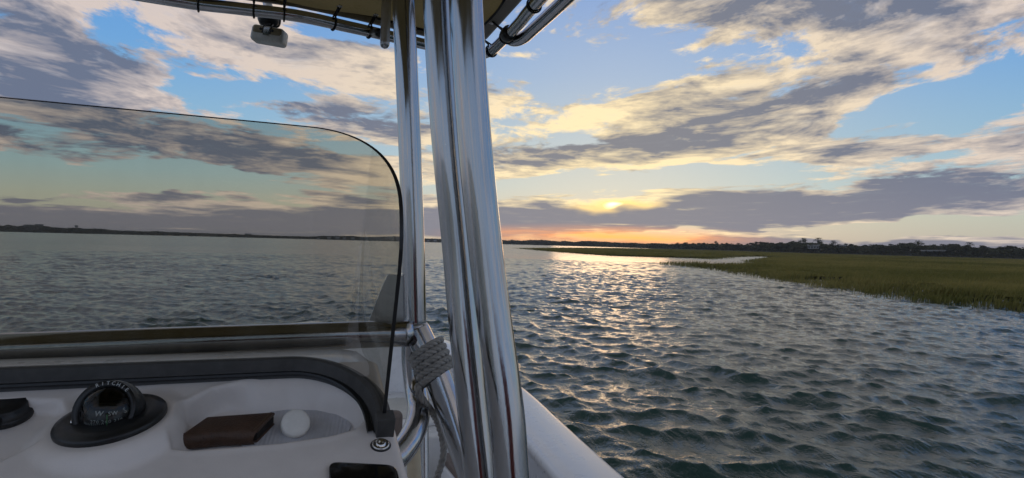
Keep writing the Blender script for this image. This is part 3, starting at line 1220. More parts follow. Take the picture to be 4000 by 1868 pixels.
def build_console():
    nr, nf = 270, 190
    r = np.concatenate([np.linspace(-0.62, R_EDGE - 0.014, nr)])
    f = np.linspace(0.52, 1.012, nf)
    Rg, Fg = np.meshgrid(r, f, indexing='ij')
    H = dash_height(Rg, Fg)
    base = np.array(dash_pt(0, 0, 0)); bx = np.array(BR); by = np.array(dash_pt(0, 1, 0)) - base
    P = base + Rg[..., None] * bx + Fg[..., None] * by + H[..., None] * np.array(DN)
    # rounded starboard edge, then the console side going down to the deck
    extra = []
    last = P[-1]
    rad = 0.014
    for a in np.radians((22, 45, 68, 90)):
        extra.append(last + rad * math.sin(a) * bx - rad * (1 - math.cos(a)) * np.array(DN))
    e = extra[-1]
    for dz in (0.05, 0.2, 0.5, 1.02):
        q = e.copy(); q[:, 2] -= dz; q += bx * dz * 0.02
        extra.append(q)
    P = np.concatenate([P, np.stack(extra)], 0)
    n0, n1 = P.shape[:2]
    i = np.arange(n0 - 1)[:, None]; j = np.arange(n1 - 1)[None, :]
    a = i * n1 + j
    Q = np.stack([a, a + n1, a + n1 + 1, a + 1], -1).reshape(-1, 4)
    V = P.reshape(-1, 3) - np.array(boat.location)
    con = np_obj('console', V, Q, 'gelcoat', True, parent=boat)
    # console top ahead of the windshield and the front wall
    Vt, Ft = [], []
    prof = [(1.013, Z0 + 0.000), (1.06, Z0 + 0.006), (1.13, Z0 + 0.004), (1.20, Z0 - 0.004), (1.235, Z0 - 0.03), (1.25, Z0 - 0.10), (1.27, -1.30)]
    rs = [-0.75, -0.5, -0.2, 0.0, R_EDGE - 0.05, R_EDGE - 0.015, R_EDGE, R_EDGE + 0.004, R_EDGE + 0.02]
    dz = [0, 0, 0, 0, 0, -0.003, -0.014, -0.06, -1.1]
    for (ff, zz) in prof:
        for k, rr_ in enumerate(rs):
            Vt.append(B(rr_ - max(0, ff - 1.10) * 0.12 * (k > 3), ff, max(zz + dz[k], -1.31)))
    m = len(rs)
    for i_ in range(len(prof) - 1):
        for j_ in range(m - 1):
            Ft.append((i_ * m + j_, i_ * m + j_ + 1, (i_ + 1) * m + j_ + 1, (i_ + 1) * m + j_))
    obj('console_top', Vt, Ft, 'white_gelcoat', boat, smooth=True)
    return con


console = build_console()


def on_dash(poly_px, h, name, mat, thick, parent=console, bevel=0.002, smooth=True):
    """a plate with the outline poly_px lying on the dash plane at height h"""
    P = [D(x, y, h) for x, y in poly_px]
    V, Fc = prism_vf(P, DN * thick)
    return bevelled(name, V, Fc, mat, parent, bevel, 2, smooth)


def rounded(poly, n=4, rr=0.3):
    """cut the corners of an outline"""
    out = []
    k = len(poly)
    for i in range(k):
        p0, p1, p2 = (Vector(poly[i - 1]), Vector(poly[i]), Vector(poly[(i + 1) % k]))
        a = p1.lerp(p0, rr); c = p1.lerp(p2, rr)
        for j in range(n + 1):
            t = j / n
            out.append(((1 - t) ** 2 * a + 2 * t * (1 - t) * p1 + t * t * c)[:])
    return out


# ribbed mat in the tray
def tray_mat():
    outline = [(1010, 1640), (1090, 1601), (1215, 1586), (1222, 1594), (1300, 1610), (1352, 1640), (1372, 1668), (1362, 1690), (1300, 1712), (1180, 1740), (960, 1752), (900, 1720)]
    P = [D(x, y, -TRAY_D + 0.001) for x, y in outline]
    V, Fc = prism_vf(P, DN * 0.003)
    obj('tray_mat', V, Fc, 'tray_rib', console)


m_ = material('tray_rib', (0.60, 0.60, 0.63), 0.6, 0, vary=0.1, vscale=20)
_t = m_.node_tree
_N = NT(_t)
_wv = _N.new('ShaderNodeTexWave', wave_type='BANDS')
_co = _N.mapping(_N.new('ShaderNodeTexCoord').outputs['Object'], rot=(0, 0, -HEAD + math.radians(12)))
_t.links.new(_co, _wv.inputs['Vector'])
_wv.inputs['Scale'].default_value = 62
_bn = _N.new('ShaderNodeBump')
_bn.inputs['Strength'].default_value = 0.45
_bn.inputs['Distance'].default_value = 0.001
_t.links.new(_wv.outputs[1], _bn.inputs['Height'])
_t.links.new(_bn.outputs[0], _t.nodes['Principled BSDF'].inputs['Normal'])
tray_mat()

# snap stud near the windshield foot
c = D(1487, 1740)
V, Fc = lathe_vf([(0.0105, 0), (0.0112, 0.0012), (0.0100, 0.0028), (0.0080, 0.0030), (0.0072, 0.0016), (0.0062, 0.0016), (0.0058, 0.0042), (0.0035, 0.0050), (0.0028, 0.0032), (0.0005, 0.0030)], c + DN * 0.0005, DN, 36)
st = obj('snap_stud', V, Fc, 'steel', console, smooth=True)
V, Fc = lathe_vf([(0.0128, 0), (0.0130, 0.0008), (0.0110, 0.0016)], c - DN * 0.0004, DN, 36)
obj('washer', V, Fc, 'black_plastic', console, smooth=True)

# chart display and the gauge beside the wheel
on_dash(rounded([(1283, 1812), (1545, 1825), (1590, 1990), (1290, 1985)], 5, 0.16), 0.001, 'chart_display', 'dark_screen', 0.004, bevel=0.0015)

# capped socket at the left
c = D(18, 1622, -0.018)
V, Fc = lathe_vf([(0.030, 0), (0.031, 0.004), (0.029, 0.008), (0.0255, 0.009), (0.0245, 0.016), (0.0225, 0.018), (0.001, 0.0175)], c, DN, 40)
sk = obj('socket_cap', V, Fc, 'black_plastic', console, smooth=True)
ld = (D(60, 1560) - D(18, 1622)).normalized()
lw = DN.cross(ld)
V, Fc = box_vf(c + ld * 0.027 + DN * 0.013, ld * 0.008, lw * 0.009, DN * 0.005)
bevelled('cap_tab', V, Fc, 'black_plastic', console, 0.002)
V, Fc = box_vf(c - ld * 0.028 + DN * 0.010, ld * 0.007, lw * 0.007, DN * 0.004)
bevelled('cap_hinge', V, Fc, 'black_plastic', console, 0.002)


# ------------------------------------------------------------------ compass
def text_mesh(s, size, origin, xd, yd, extrude=0.0003):
    """letters as a mesh, centred on origin, reading along xd"""
    cu = bpy.data.curves.new('glyph', 'FONT')
    cu.body = s
    cu.size = size
    cu.align_x = 'CENTER'
    cu.align_y = 'CENTER'
    cu.extrude = extrude
    cu.resolution_u = 2
    o = bpy.data.objects.new('glyph', cu)
    C.objects.link(o)
    dg = bpy.context.evaluated_depsgraph_get()
    me = bpy.data.meshes.new_from_object(o.evaluated_get(dg))
    nd = xd.cross(yd)
    V = [origin + xd * v.co.x + yd * v.co.y + nd * v.co.z for v in me.vertices]
    Fc = [tuple(p.vertices) for p in me.polygons]
    bpy.data.objects.remove(o)
    bpy.data.meshes.remove(me)
    bpy.data.curves.remove(cu)
    return V, Fc


DN0 = DN.copy()
LEVEL = (BZ - BF * 0.20 - BR * 0.14).normalized()             # the compass pod is nearly level


def build_compass():
    base = CC + DN0 * 0.007
    DN = LEVEL
    g = (-BF - DN * (-BF).dot(DN)).normalized()         # aft, towards the helm
    sx = BR.copy()
    R = 0.060
    V, Fc = lathe_vf([(R * .98, -0.012), (R, 0.0), (R, 0.003), (R * .97, 0.0055), (R * .88, 0.007), (R * .80, 0.0085), (R * .74, 0.0085)], base, DN, 64)
    comp = obj('compass', V, Fc, 'black_plastic', boat, smooth=True)
    tag(comp, label='black dome compass with white card numbers on the dash')
    # cowl: a sphere shell opened towards the helm, with a broad bezel round the opening
    cc = base + DN * 0.0090 + g * -0.002
    open_dir = (g * 0.80 + DN * 0.56 - BR * 0.16).normalized()
    Rc = 0.0378
    V, Fc = [], []
    n_lat, n_lon = 22, 56
    uu = (sx - open_dir * sx.dot(open_dir)).normalized()
    ww = open_dir.cross(uu)
    if ww.dot(DN) < 0:
        ww = -ww                                        # ww points up the bezel
    th0 = math.radians(64)
    rings = []

    def keep_up(p):
        hh = (p - base).dot(DN)
        return p + DN * (0.002 - hh) if hh < 0.002 else p
    # bezel rings (inner to outer), then the shell round the back
    for rad_, h_ in ((0.0268, 0.0140), (0.0277, 0.0166), (0.0346, 0.0179), (Rc * math.sin(th0), Rc * math.cos(th0))):
        rings.append(len(V))
        for k in range(n_lon):
            a = 2 * math.pi * k / n_lon
            V.append(keep_up(cc + open_dir * h_ + (uu * math.cos(a) + ww * math.sin(a)) * rad_))
    for i in range(1, n_lat + 1):
        th = th0 + (math.pi - th0) * i / n_lat
        rings.append(len(V))
        for k in range(n_lon):
            a = 2 * math.pi * k / n_lon
            V.append(keep_up(cc + (open_dir * math.cos(th) + (uu * math.cos(a) + ww * math.sin(a)) * math.sin(th)) * Rc))
    for a, b in zip(rings, rings[1:]):
        for k in range(n_lon):
            k2 = (k + 1) % n_lon
            Fc.append((a + k, b + k, b + k2, a + k2))
    obj('cowl', V, Fc, 'black_plastic', comp, smooth=True)
    # liquid dome bulging out of the bezel
    Rd = 0.0320
    dc = cc + open_dir * 0.0010
    V, Fc = [], []
    rings = []
    for i in range(15):
        th = math.radians(3) + math.radians(57) * i / 14
        rings.append(len(V))
        for k in range(n_lon):
            a = 2 * math.pi * k / n_lon
            V.append(dc + (open_dir * math.cos(th) + (uu * math.cos(a) + ww * math.sin(a)) * math.sin(th)) * Rd)
    for a, b in zip(rings, rings[1:]):
        for k in range(n_lon):
            k2 = (k + 1) % n_lon
            Fc.append((a + k, b + k, b + k2, a + k2))
    Fc.append(tuple(rings[0] + k for k in range(n_lon)))
    obj('dome', V, Fc, 'clear_dome', comp, smooth=True)
    # card: a black skirt that carries the rose
    ax = BZ
    cg = (g - ax * g.dot(ax)).normalized()
    cx = ax.cross(cg)
    if cx.dot(sx) < 0:
        cx = -cx
    k0 = cc + open_dir * 0.004 + DN * 0.002
    V, Fc = lathe_vf([(0.0245, -0.011), (0.0245, -0.004), (0.0185, 0.006), (0.006, 0.0075)], k0, ax, 48)
    obj('card', V, Fc, 'black_plastic', comp, smooth=True)
    V, Fc = lathe_vf([(0.022, -0.026), (0.0275, -0.012), (0.0275, 0.008)], cc, open_dir, 40, close=False)
    obj('bowl', V, Fc, 'black_plastic', comp, smooth=True)

    def on_card(deg, z, rad, tilt):
        a = math.radians(deg)
        out = (cg * math.cos(a) + cx * math.sin(a))
        xd = (cx * math.cos(a) - cg * math.sin(a))
        yd = (ax * math.cos(tilt) - out * math.sin(tilt)).normalized()
        return k0 + out * rad + ax * z, xd, yd
    off = 18
    for s, deg, z, rad, size, tilt in (('W', -34, 0.0015, 0.0224, 0.0088, 0.55), ('SW', 2, 0.0010, 0.0228, 0.0066, 0.55), ('S', 38, 0.0015, 0.0224, 0.0092, 0.55),
                                       ('270', -42, -0.0072, 0.0254, 0.0056, 0.02), ('240', -14, -0.0072, 0.0254, 0.0056, 0.02), ('210', 14, -0.0072, 0.0254, 0.0056, 0.02), ('180', 43, -0.0072, 0.0254, 0.0056, 0.02)):
        deg += off
        if len(s) == 3:
            VV, FF = [], []
            for q, ch in enumerate(s):
                o, xd, yd = on_card(deg + (q - 1) * 8.0, z, rad, tilt)
                a, b = text_mesh(ch, size, o, xd, yd)
                FF += [tuple(i + len(VV) for i in f_) for f_ in b]
                VV += a
            obj('card_number', VV, FF, 'white_print', comp)
        else:
            o, xd, yd = on_card(deg, z, rad, tilt)
            a, b = text_mesh(s, size, o, xd, yd)
            obj('card_letter', a, b, 'white_print', comp)
    V, Fc = [], []
    for deg in range(-80, 81, 5):
        o, xd, yd = on_card(deg + off, -0.0103, 0.0252, 0.0)
        hh = 0.0016 if deg % 10 == 0 else 0.0009
        box_vf(o, xd * 0.00025, yd * hh, xd.cross(yd) * 0.0002, V, Fc)
    o_ = obj('card_ticks', V, Fc, 'white_print', comp)
    o_['kind'] = 'stuff'
    o, xd, yd = on_card(-12 + off, -0.006, 0.0290, 0.0)
    V, Fc = box_vf(o, xd * 0.0003, yd * 0.008, xd.cross(yd) * 0.0003)
    obj('lubber_line', V, Fc, 'green_print', comp)
    # maker's name round the top of the cowl
    word = 'RITCHIE'
    VV, FF = [], []
    for q, ch in enumerate(word):
        a = math.radians(90 - (q - 3) * 11.0 - 14)
        out = uu * math.cos(a) + ww * math.sin(a)
        xd = (uu * math.sin(a) - ww * math.cos(a))
        a_, b_ = text_mesh(ch, 0.0062, cc + open_dir * 0.0181 + out * 0.0312, xd, out)
        FF += [tuple(i + len(VV) for i in f_) for f_ in b_]
        VV += a_
    obj('maker_name', VV, FF, 'white_print', comp)
    # cowl screws
    for sgn in (-1, 1):
        o = cc + sx * sgn * (Rc - 0.001) + g * 0.012 - DN * 0.004
        V, Fc = lathe_vf([(0.003, 0), (0.003, 0.001), (0.002, 0.002)], o, sx * sgn, 14)
        obj('screw', V, Fc, 'steel', comp, smooth=True)


build_compass()


# ------------------------------------------------------------------ windshield
def build_windshield():
    # foot of the pane: along the dash front, round the corner, back to the bracket
    r_end, f_end = drf(1512, 1690)
    rc = 0.115                                     # corner radius
    pts = []
    r_c = r_end - rc - 0.004
    for r in np.linspace(-0.75, r_c, 30):
        pts.append((r, F0 - 0.006 - 0.02 * max(0, (-r - 0.1)) ** 1.5 * 0))
    fc_ = F0 - 0.006 - rc
    for a in np.linspace(0, math.pi / 2, 22)[1:]:
        pts.append((r_c + rc * math.sin(a), fc_ + rc * math.cos(a)))
    for f in np.linspace(fc_, f_end, 8)[1:]:
        pts.append((r_end - 0.004, f))
    n = len(pts)
    S = [0.0]
    for a, b in zip(pts, pts[1:]):
        S.append(S[-1] + math.hypot(b[0] - a[0], b[1] - a[1]))
    L = S[-1]
    rake = 0.30

    def pane(i, v):
        r, f = pts[i]
        z = Z0 - SL * (F0 - f) + 0.006
        return B(r + 0.02 * v, f - rake * v, z + v)

    def vmax(s):
        t = max(0.0, (s - (L - 0.20)) / 0.20)
        z_end = Z0 - SL * (F0 - f_end)
        corner = 0.205 + 0.128 * math.sqrt(max(0.0, 1 - t ** 2.3))
        return corner + max(0.0, (L - 0.20) - s) * 0.012
    m = 26
    V, Fc = [], []
    for i in range(n):
        vm_ = vmax(S[i])
        for j in range(m + 1):
            V.append(pane(i, vm_ * j / m))
    W = m + 1
    for i in range(n - 1):
        for j in range(m):
            Fc.append((i * W + j, (i + 1) * W + j, (i + 1) * W + j + 1, i * W + j + 1))
    # thickness 6 mm
    nv = len(V)
    off = []
    for i in range(n):
        a = pane(max(i - 1, 0), 0.1); b = pane(min(i + 1, n - 1), 0.1)
        tv = (b - a).normalized()
        up = (pane(i, 0.2) - pane(i, 0.1)).normalized()
        nn = tv.cross(up).normalized()
        for j in range(m + 1):
            off.append(nn * 0.0038)
    V2 = V + [v + o for v, o in zip(V, off)]
    F2 = Fc + [tuple(nv + q for q in reversed(f)) for f in Fc]
    # edges
    ring = [i * W + m for i in range(n)] + [(n - 1) * W + j for j in range(m - 1, -1, -1)]
    ws = obj('windshield', V2, F2, 'smoked_acrylic', boat, smooth=True)
    tag(ws, label='smoked acrylic windshield wrapping round the console')
    path = [(V2[q] + V2[q + nv]) * 0.5 for q in ring]
    EV, EF = [], []
    for k, q in enumerate(ring):
        a, b = V2[q], V2[q + nv]
        ctr = (a + b) * 0.5
        # outward in the pane
        inner = (q - 1) if k < n else (q - W)
        outw = (V2[q] - V2[inner]).normalized() if k < n - 2 else (V2[q] - V2[q - W]).normalized()
        e = (a - b).normalized() * 0.0024
        EV += [ctr + e - outw * 0.0005, ctr + e + outw * 0.0005, ctr - e + outw * 0.0005, ctr - e - outw * 0.0005]
        if k:
            p0, p1 = (k - 1) * 4, k * 4
            for t in range(4):
                EF.append((p0 + t, p0 + (t + 1) % 4, p1 + (t + 1) % 4, p1 + t))
    obj('pane_edge', EV, EF, 'black_plastic', ws, smooth=False)
    # rubber channel along the foot, standing just aft of the pane
    CV, CF = [], []
    for i in range(n):
        r, f = pts[i]
        a = Vector(pts[max(i - 1, 0)]); b = Vector(pts[min(i + 1, n - 1)])
        tv = (b - a).normalized()
        nin = Vector((tv.y, -tv.x))                # towards the helm side
        z = Z0 - SL * (F0 - f)
        for o, h in ((0.016, -0.006), (0.012, 0.002), (0.008, 0.020), (0.004, 0.0225), (-0.004, 0.0225), (-0.010, 0.019), (-0.012, -0.006)):
            CV.append(B(r + nin.x * o, f + nin.y * o - rake * max(h, 0) * 0.6, z + h))
        if i:
            p0, p1 = (i - 1) * 7, i * 7
            for t in range(6):
                CF.append((p0 + t, p1 + t, p1 + t + 1, p0 + t + 1))
    obj('rubber_channel', CV, CF, 'rubber', ws, smooth=False)
    # black strip standing in for the shadow line under the channel
    BV, BFc = [], []
    for i in range(n):
        r, f = pts[i]
        a = Vector(pts[max(i - 1, 0)]); b = Vector(pts[min(i + 1, n - 1)])
        tv = (b - a).normalized()
        nin = Vector((tv.y, -tv.x))
        z = Z0 - SL * (F0 - f)
        for o, h in ((0.0215, 0.0005), (0.0205, 0.0035), (0.014, 0.004)):
            BV.append(B(r + nin.x * o, f + nin.y * o, z + h))
        if i:
            p0, p1 = (i - 1) * 3, i * 3
            for t in range(2):
                BFc.append((p0 + t, p1 + t, p1 + t + 1, p0 + t + 1))
    obj('shadow_strip', BV, BFc, 'black_plastic', ws, smooth=False)
    # end bracket
    r, f = pts[-1]
    z = Z0 - SL * (F0 - f)
    c = B(r + 0.000, f - 0.004, z + 0.0125)
    fd = (BF + BZ * SL).normalized()
    V, Fc = box_vf(c, BR * 0.0115, fd * 0.010, DN * 0.0145)
    bevelled('end_bracket', V, Fc, 'rubber', ws, 0.0012, 2, False)


build_windshield()

# ------------------------------------------------------------------ aluminium frame
rail_pts = [onf(-700, 1386, 1.235), onf(0, 1364, 1.235), onf(800, 1331, 1.235), onf(1400, 1308, 1.235), onf(1605, 1302, 1.235)]
tube('rail', rail_pts, 0.0252, 'aluminium', boat, 6)

# front starboard post, standing on the rail end
pf = [U(1622, 1300, 1.27), U(1612, 900, 1.275), U(1596, 450, 1.28), U(1576, 0, 1.285), U(1560, -420, 1.29)]
tube('post', pf, 0.0222, 'aluminium', boat, 8)
# weld collar
V, Fc = tube_mesh(spline([U(1622, 1292, 1.27), U(1621, 1278, 1.27), U(1620, 1264, 1.27)], 3), [0.0238, 0.0252, 0.0258, 0.0262, 0.0262, 0.0254, 0.0238], 22)
obj('weld', V, Fc, 'satin_aluminium', boat, smooth=True)

# the pair of aft legs, welded side by side
pl = [U(1702, -500, 1.09), U(1712, 0, 1.10), U(1742, 500, 1.10), U(1786, 950, 1.10), U(1812, 1250, 1.09), U(1848, 1600, 1.07), U(1876, 1868, 1.05), U(1925, 2350, 1.02)]
tube('post', pl, 0.0262, 'aluminium', boat, 8, 28)
pr = [U(1803, -500, 1.035), U(1819, 0, 1.035), U(1850, 500, 1.035), U(1894, 950, 1.03), U(1931, 1250, 1.02), U(1978, 1600, 1.0), U(1998, 1868, 0.985), U(2040, 2350, 0.96)]
tube('post', pr, 0.0272, 'aluminium', boat, 8, 28)

# hand rail that leaves the front post and runs down aft behind the legs
hr = [U(1626, 1290, 1.27), U(1655, 1350, 1.262), U(1697, 1440, 1.25), U(1743, 1560, 1.235), U(1793, 1710, 1.215), U(1846, 1868, 1.195), U(1905, 2120, 1.17), U(1945, 2400, 1.15)]
tube('hand_rail', hr, 0.0262, 'aluminium', boat, 8, 26)
HR = spline(hr, 24)

# brace: down from the post, then curving in to the console side
br_ = [U(1610, 1330, 1.285), U(1612, 1420, 1.285), U(1624, 1520, 1.27), U(1634, 1590, 1.24), U(1628, 1655, 1.19), U(1600, 1720, 1.14), U(1560, 1775, 1.10), U(1530, 1800, 1.08)]
tube('brace', br_, 0.0215, 'aluminium', boat, 8, 24)
# lower leg going on down to the deck, and a pale side post behind the brace
tube('lower_leg', [U(1656, 1560, 1.9), U(1658, 1720, 1.88), U(1662, 2300, 1.8)], 0.0125, 'aluminium', boat, 4, 16)
tube('side_post', [U(1612, 1690, 1.55), U(1618, 1868, 1.52), U(1626, 2300, 1.45)], 0.0165, 'cushion', boat, 4, 16)

# gusset plate behind the windshield corner
g_px = [(1420, 1292), (1448, 1232), (1500, 1100), (1514, 1074), (1535, 1072), (1590, 1080), (1600, 1292)]
P = [U(x, y, 1.268) for x, y in g_px]
V, Fc = prism_vf(P, Vector((0.0, 0.006, 0)))
bevelled('gusset', V, Fc, 'satin_aluminium', boat, 0.001, 1, False)

# ------------------------------------------------------------------ hard frame and canvas of the top
ZT = 0.62
TZ = CAM_H + ZT


def onT(px, py, dz=0.0):
    return onz(px, py, TZ + dz)


fr = [onT(-250, -210), onT(200, -85), onT(700, 5), onT(932, 34), onT(1165, 63), onT(1365, 106), (onT(1441, 123)), onT(1645, 170)]
corner_in = fr[-1]
c1 = onT(1935, 186)
tan1 = (fr[-1] - fr[-2]).normalized()
tan2 = (onT(2086, 21) - c1).normalized()
kx = onT(1790, 203)
aft = tan2
fr += [onT(1790, 202), onT(1858, 214), onT(1900, 207), c1, onT(2023, 96), onT(2086, 21), onT(2086, 21) + aft * 0.5, onT(2086, 21) + aft * 1.1, onT(2086, 21) + aft * 1.9]
tube('top_frame', fr, 0.0168, 'aluminium', boat, 8, 20)
# second tube under the starboard side of the top
sd = [U(1982, 128, 2.02), U(1990, 150, 2.0), U(2012, 158, 1.98), U(2046, 146, 1.94), U(2085, 112, 1.88), U(2225, -18, 1.66), U(2500, -300, 1.35), U(2900, -700, 1.05)]
tube('side_rail', sd, [0.0185] * (7 * 8 + 1), 'aluminium', boat, 8, 20)
V, Fc = lathe_vf([(0.020, -0.02), (0.0225, -0.014), (0.0225, 0.014), (0.020, 0.02)], onT(1985, 132), tan2, 20)
obj('rail_clamp', V, Fc, 'black_plastic', boat, smooth=True)
# short drop tube with a closed end
tube('drop_tube', [U(1516, -160, 1.80), U(1510, 0, 1.80), U(1505, 120, 1.80), U(1503, 172, 1.80)], 0.0132, 'satin_aluminium', boat, 6, 20, cap='round')
tube('drop_tube_joint', [onT(1452, 128), U(1486, 128, 1.83)], 0.0118, 'black_plastic', boat, 3, 16)


def canvas():
    fpx = [(200, -190), (700, -75), (1055, 0), (1160, 22), (1256, 44), (1330, 55), (1400, 62), (1484, 74), (1560, 94), (1640, 114), (1750, 140), (1820, 142), (1860, 124), (1890, 98), (1912, 75), (1942, 45), (1974, -4)]
    edge = [onT(x, y, 0.055) for x, y in fpx]
    back = [edge[-1] + aft * 1.9 + BR * 0.02, edge[-1] + aft * 1.9 - BR * 1.55, edge[0] + aft * 1.5 - BR * 0.2]
    V = edge + back
    cv = obj('canvas_top', V, [tuple(range(len(V)))], 'canvas', boat)
    # grey hem between the canvas and the frame
    hpx = [(560, -62), (700, -36), (932, -3), (1165, 30), (1365, 73), (1441, 91), (1645, 140), (1780, 172), (1835, 180), (1868, 172), (1902, 152), (1984, 62), (2042, -2)]
    outer = [onT(x, y, 0.03) for x, y in hpx] + [onT(2042, -2, 0.03) + aft * 1.9]
    inn_px = [(760, -95), (860, -62), (1055, -3), (1256, 42), (1400, 60), (1484, 72), (1640, 112), (1750, 138), (1820, 140), (1860, 122), (1890, 96), (1940, 44), (1972, -6)]
    inner = [onT(x, y, 0.052) for x, y in inn_px] + [onT(1972, -6, 0.052) + aft * 1.9]
    V = outer + inner + [p + Vector((0, 0, 0.004)) for p in outer + inner]
    n = len(outer)
    Fc = []
    for i in range(n - 1):
        Fc.append((i, i + 1, n + i + 1, n + i))
        Fc.append((2 * n + i, 3 * n + i, 3 * n + i + 1, 2 * n + i + 1))
    obj('canvas_hem', V, Fc, 'hem', boat, smooth=True)
    # welt line along the inner side of the hem
    V, Fc = tube_mesh(spline([p + Vector((0, 0, -0.002)) for p in inner[:-1]], 4), 0.0035, 8)
    obj('welt', V, Fc, 'lace', boat, smooth=True)


canvas()

# lacing that ties the canvas to the frame
FRP = spline(fr, 8)


def frame_at(px):
    best = min(range(len(FRP)), key=lambda i: abs(proj(FRP[i])[0] - px) + (0 if proj(FRP[i])[1] > -200 else 1e4))
    t = (FRP[min(best + 1, len(FRP) - 1)] - FRP[max(best - 1, 0)]).normalized()
    return FRP[best], t


def proj(p):
    d = Vector(p) - CAM
    z = d.dot(_fwd)
    if z < 0.05:
        return (-9999, -9999)
    return (2000 + F * d.dot(_right) / z, 934 - F * d.dot(_up) / z)


for px in (787, 985, 1112, 1298, 1447, 1918, 1975, 2088):
    p, t = frame_at(px)
    n1 = (BZ - t * BZ.dot(t)).normalized()
    n2 = t.cross(n1)
    inward = n2 if n2.dot(CAM - p) > 0 else -n2
    path = []
    for k in range(15):
        a = math.radians(-40 + 280 * k / 14)
        path.append(p + (inward * math.cos(a) * -1 * 0.0195 + n1 * -math.sin(a) * 0.0195) + t * 0.002 * k / 14)
    hem_p = p + inward * 0.045 + n1 * 0.040
    path = [hem_p] + path + [hem_p + t * 0.006]
    V, Fc = tube_mesh(spline(path, 2), 0.0026, 8)
    obj('lacing_loop', V, Fc, 'lace', boat, smooth=True)
    V, Fc = lathe_vf([(0.008, 0), (0.009, 0.0015), (0.005, 0.003), (0.003, 0.001)], hem_p - n1 * 0.003, -n1, 16)
    obj('grommet', V, Fc, 'steel', boat, smooth=True)


# ------------------------------------------------------------------ spreader light under the front of the top
def spreader_light():
    Yl = 1.92
    root_p = U(1064, 66, 1.96)
    V, Fc = tube_mesh(spline([U(1026, -70, 2.0), U(1040, 0, 1.99), U(1053, 40, 1.975), U(1060, 72, Yl + 0.03)], 5), [0.012] * 6 + [0.013] * 5 + [0.016] * 5, 14)
    sl = obj('spreader_light', V, Fc, 'satin_aluminium', boat, smooth=True)
    tag(sl, label='small weathered white floodlight hanging under the canvas top')
    ax = (U(1058, 120, Yl) - U(1052, 50, Yl)).normalized()
    V, Fc = lathe_vf([(0.014, -0.012), (0.030, -0.004), (0.032, 0.006), (0.028, 0.020), (0.018, 0.032), (0.008, 0.038)], U(1050, 66, Yl), ax, 28)
    obj('mount_cup', V, Fc, 'black_plastic', sl, smooth=True)
    c = U(1053, 142, Yl - 0.02)
    xd = (U(1118, 153, Yl - 0.02) - U(988, 130, Yl - 0.02)).normalized()
    zd = (U(1048, 110, Yl) - U(1060, 175, Yl)).normalized()
    zd = (zd - xd * zd.dot(xd)).normalized()
    yd = zd.cross(xd)
    V, Fc = box_vf(c, xd * 0.0465, yd * 0.026, zd * 0.0235)
    for i, v in enumerate(V):                       # the face is a little wider than the back
        if (v - c).dot(zd) < 0:
            V[i] = v + (v - c).project(xd) * 0.03
    bevelled('housing', V, Fc, 'lamp_white', sl, 0.011, 4)
    V, Fc = box_vf(c + zd * 0.0085 - yd * 0.0 - Vector((0, 0.0015, 0)), xd * 0.0435, yd * 0.0268, zd * 0.0130)
    bevelled('back_shell', V, Fc, 'lamp_yellowed', sl, 0.009, 3)
    for s in (-1, 1):
        V, Fc = tube_mesh(spline([c + zd * 0.036 + xd * 0.004 * s, c + zd * 0.022 + xd * 0.011 * s - Vector((0, 0.024, 0)), c + zd * 0.0 + xd * 0.011 * s - Vector((0, 0.0285, 0))], 4), 0.0022, 8)
        obj('yoke', V, Fc, 'black_plastic', sl, smooth=True)
    V, Fc = box_vf(c + zd * 0.006 - Vector((0, 0.0285, 0)), xd * 0.0085, yd * 0.001, zd * 0.012)
    obj('yoke_plate', V, Fc, 'steel', sl)
    for s in (-1, 1):
        V, Fc = lathe_vf([(0.004, 0), (0.004, 0.002), (0.002, 0.003)], c + zd * 0.010 + xd * 0.017 * s - Vector((0, 0.0272, 0)), Vector((0, -1, 0)), 12)
        obj('screw', V, Fc, 'black_plastic', sl, smooth=True)
    cab = [U(1060, 28, Yl - .005), U(1085, 45, Yl - 0.03), U(1094, 75, Yl - 0.03), U(1090, 100, Yl - 0.03), U(1076, 107, Yl - 0.02), U(1054, 104, Yl - 0.01)]
    V, Fc = tube_mesh(spline(cab, 6), 0.0028, 8)
    obj('cable', V, Fc, 'black_plastic', sl, smooth=True)


spreader_light()


# ------------------------------------------------------------------ hull, gunwale and deck
RC = 0.33                                          # centre line
GUN = [(1.06, -2.6, -0.88), (1.12, -1.0, -0.87), (1.15, 0.3, -0.85), (1.17, 1.4, -0.82), (1.19, 1.97, -0.80), (1.25, 2.6, -0.78), (1.285, 3.12, -0.75), (1.25, 3.75, -0.695),
       (1.16, 4.16, -0.65), (0.95, 4.43, -0.61), (0.66, 4.56, -0.585), (0.33, 4.60, -0.560)]


def gun_curve():
    s = spline([Vector(p) for p in GUN], 8)
    port = [Vector((2 * RC - p.x, p.y, p.z)) for p in reversed(s)][1:]
    return s + port


def section_strip(offsets, name, mat, smooth=True, curve=None):
    """sweep a list of (inward, drop) offsets round the gunwale; inward is towards the middle of the boat"""
    cv = curve or gun_curve()
    n = len(cv)
    V, Fc = [], []
    m = len(offsets)
    for i, p in enumerate(cv):
        a, b = cv[max(i - 1, 0)], cv[min(i + 1, n - 1)]
        t = (b - a); t.z = 0
        t.normalize()
        inn = Vector((-t.y, t.x, 0))               # to port while going forward = inward
        for (o, dz) in offsets:
            lim = o
            q = p + inn * lim
            V.append(B(q.x, q.y, p.z + dz if dz > -0.9 else dz))
        if i:
            for j in range(m - 1):
                a0, b0 = (i - 1) * m + j, i * m + j
                Fc.append((a0, b0, b0 + 1, a0 + 1))
    return obj(name, V, Fc, mat, boat, smooth=smooth)


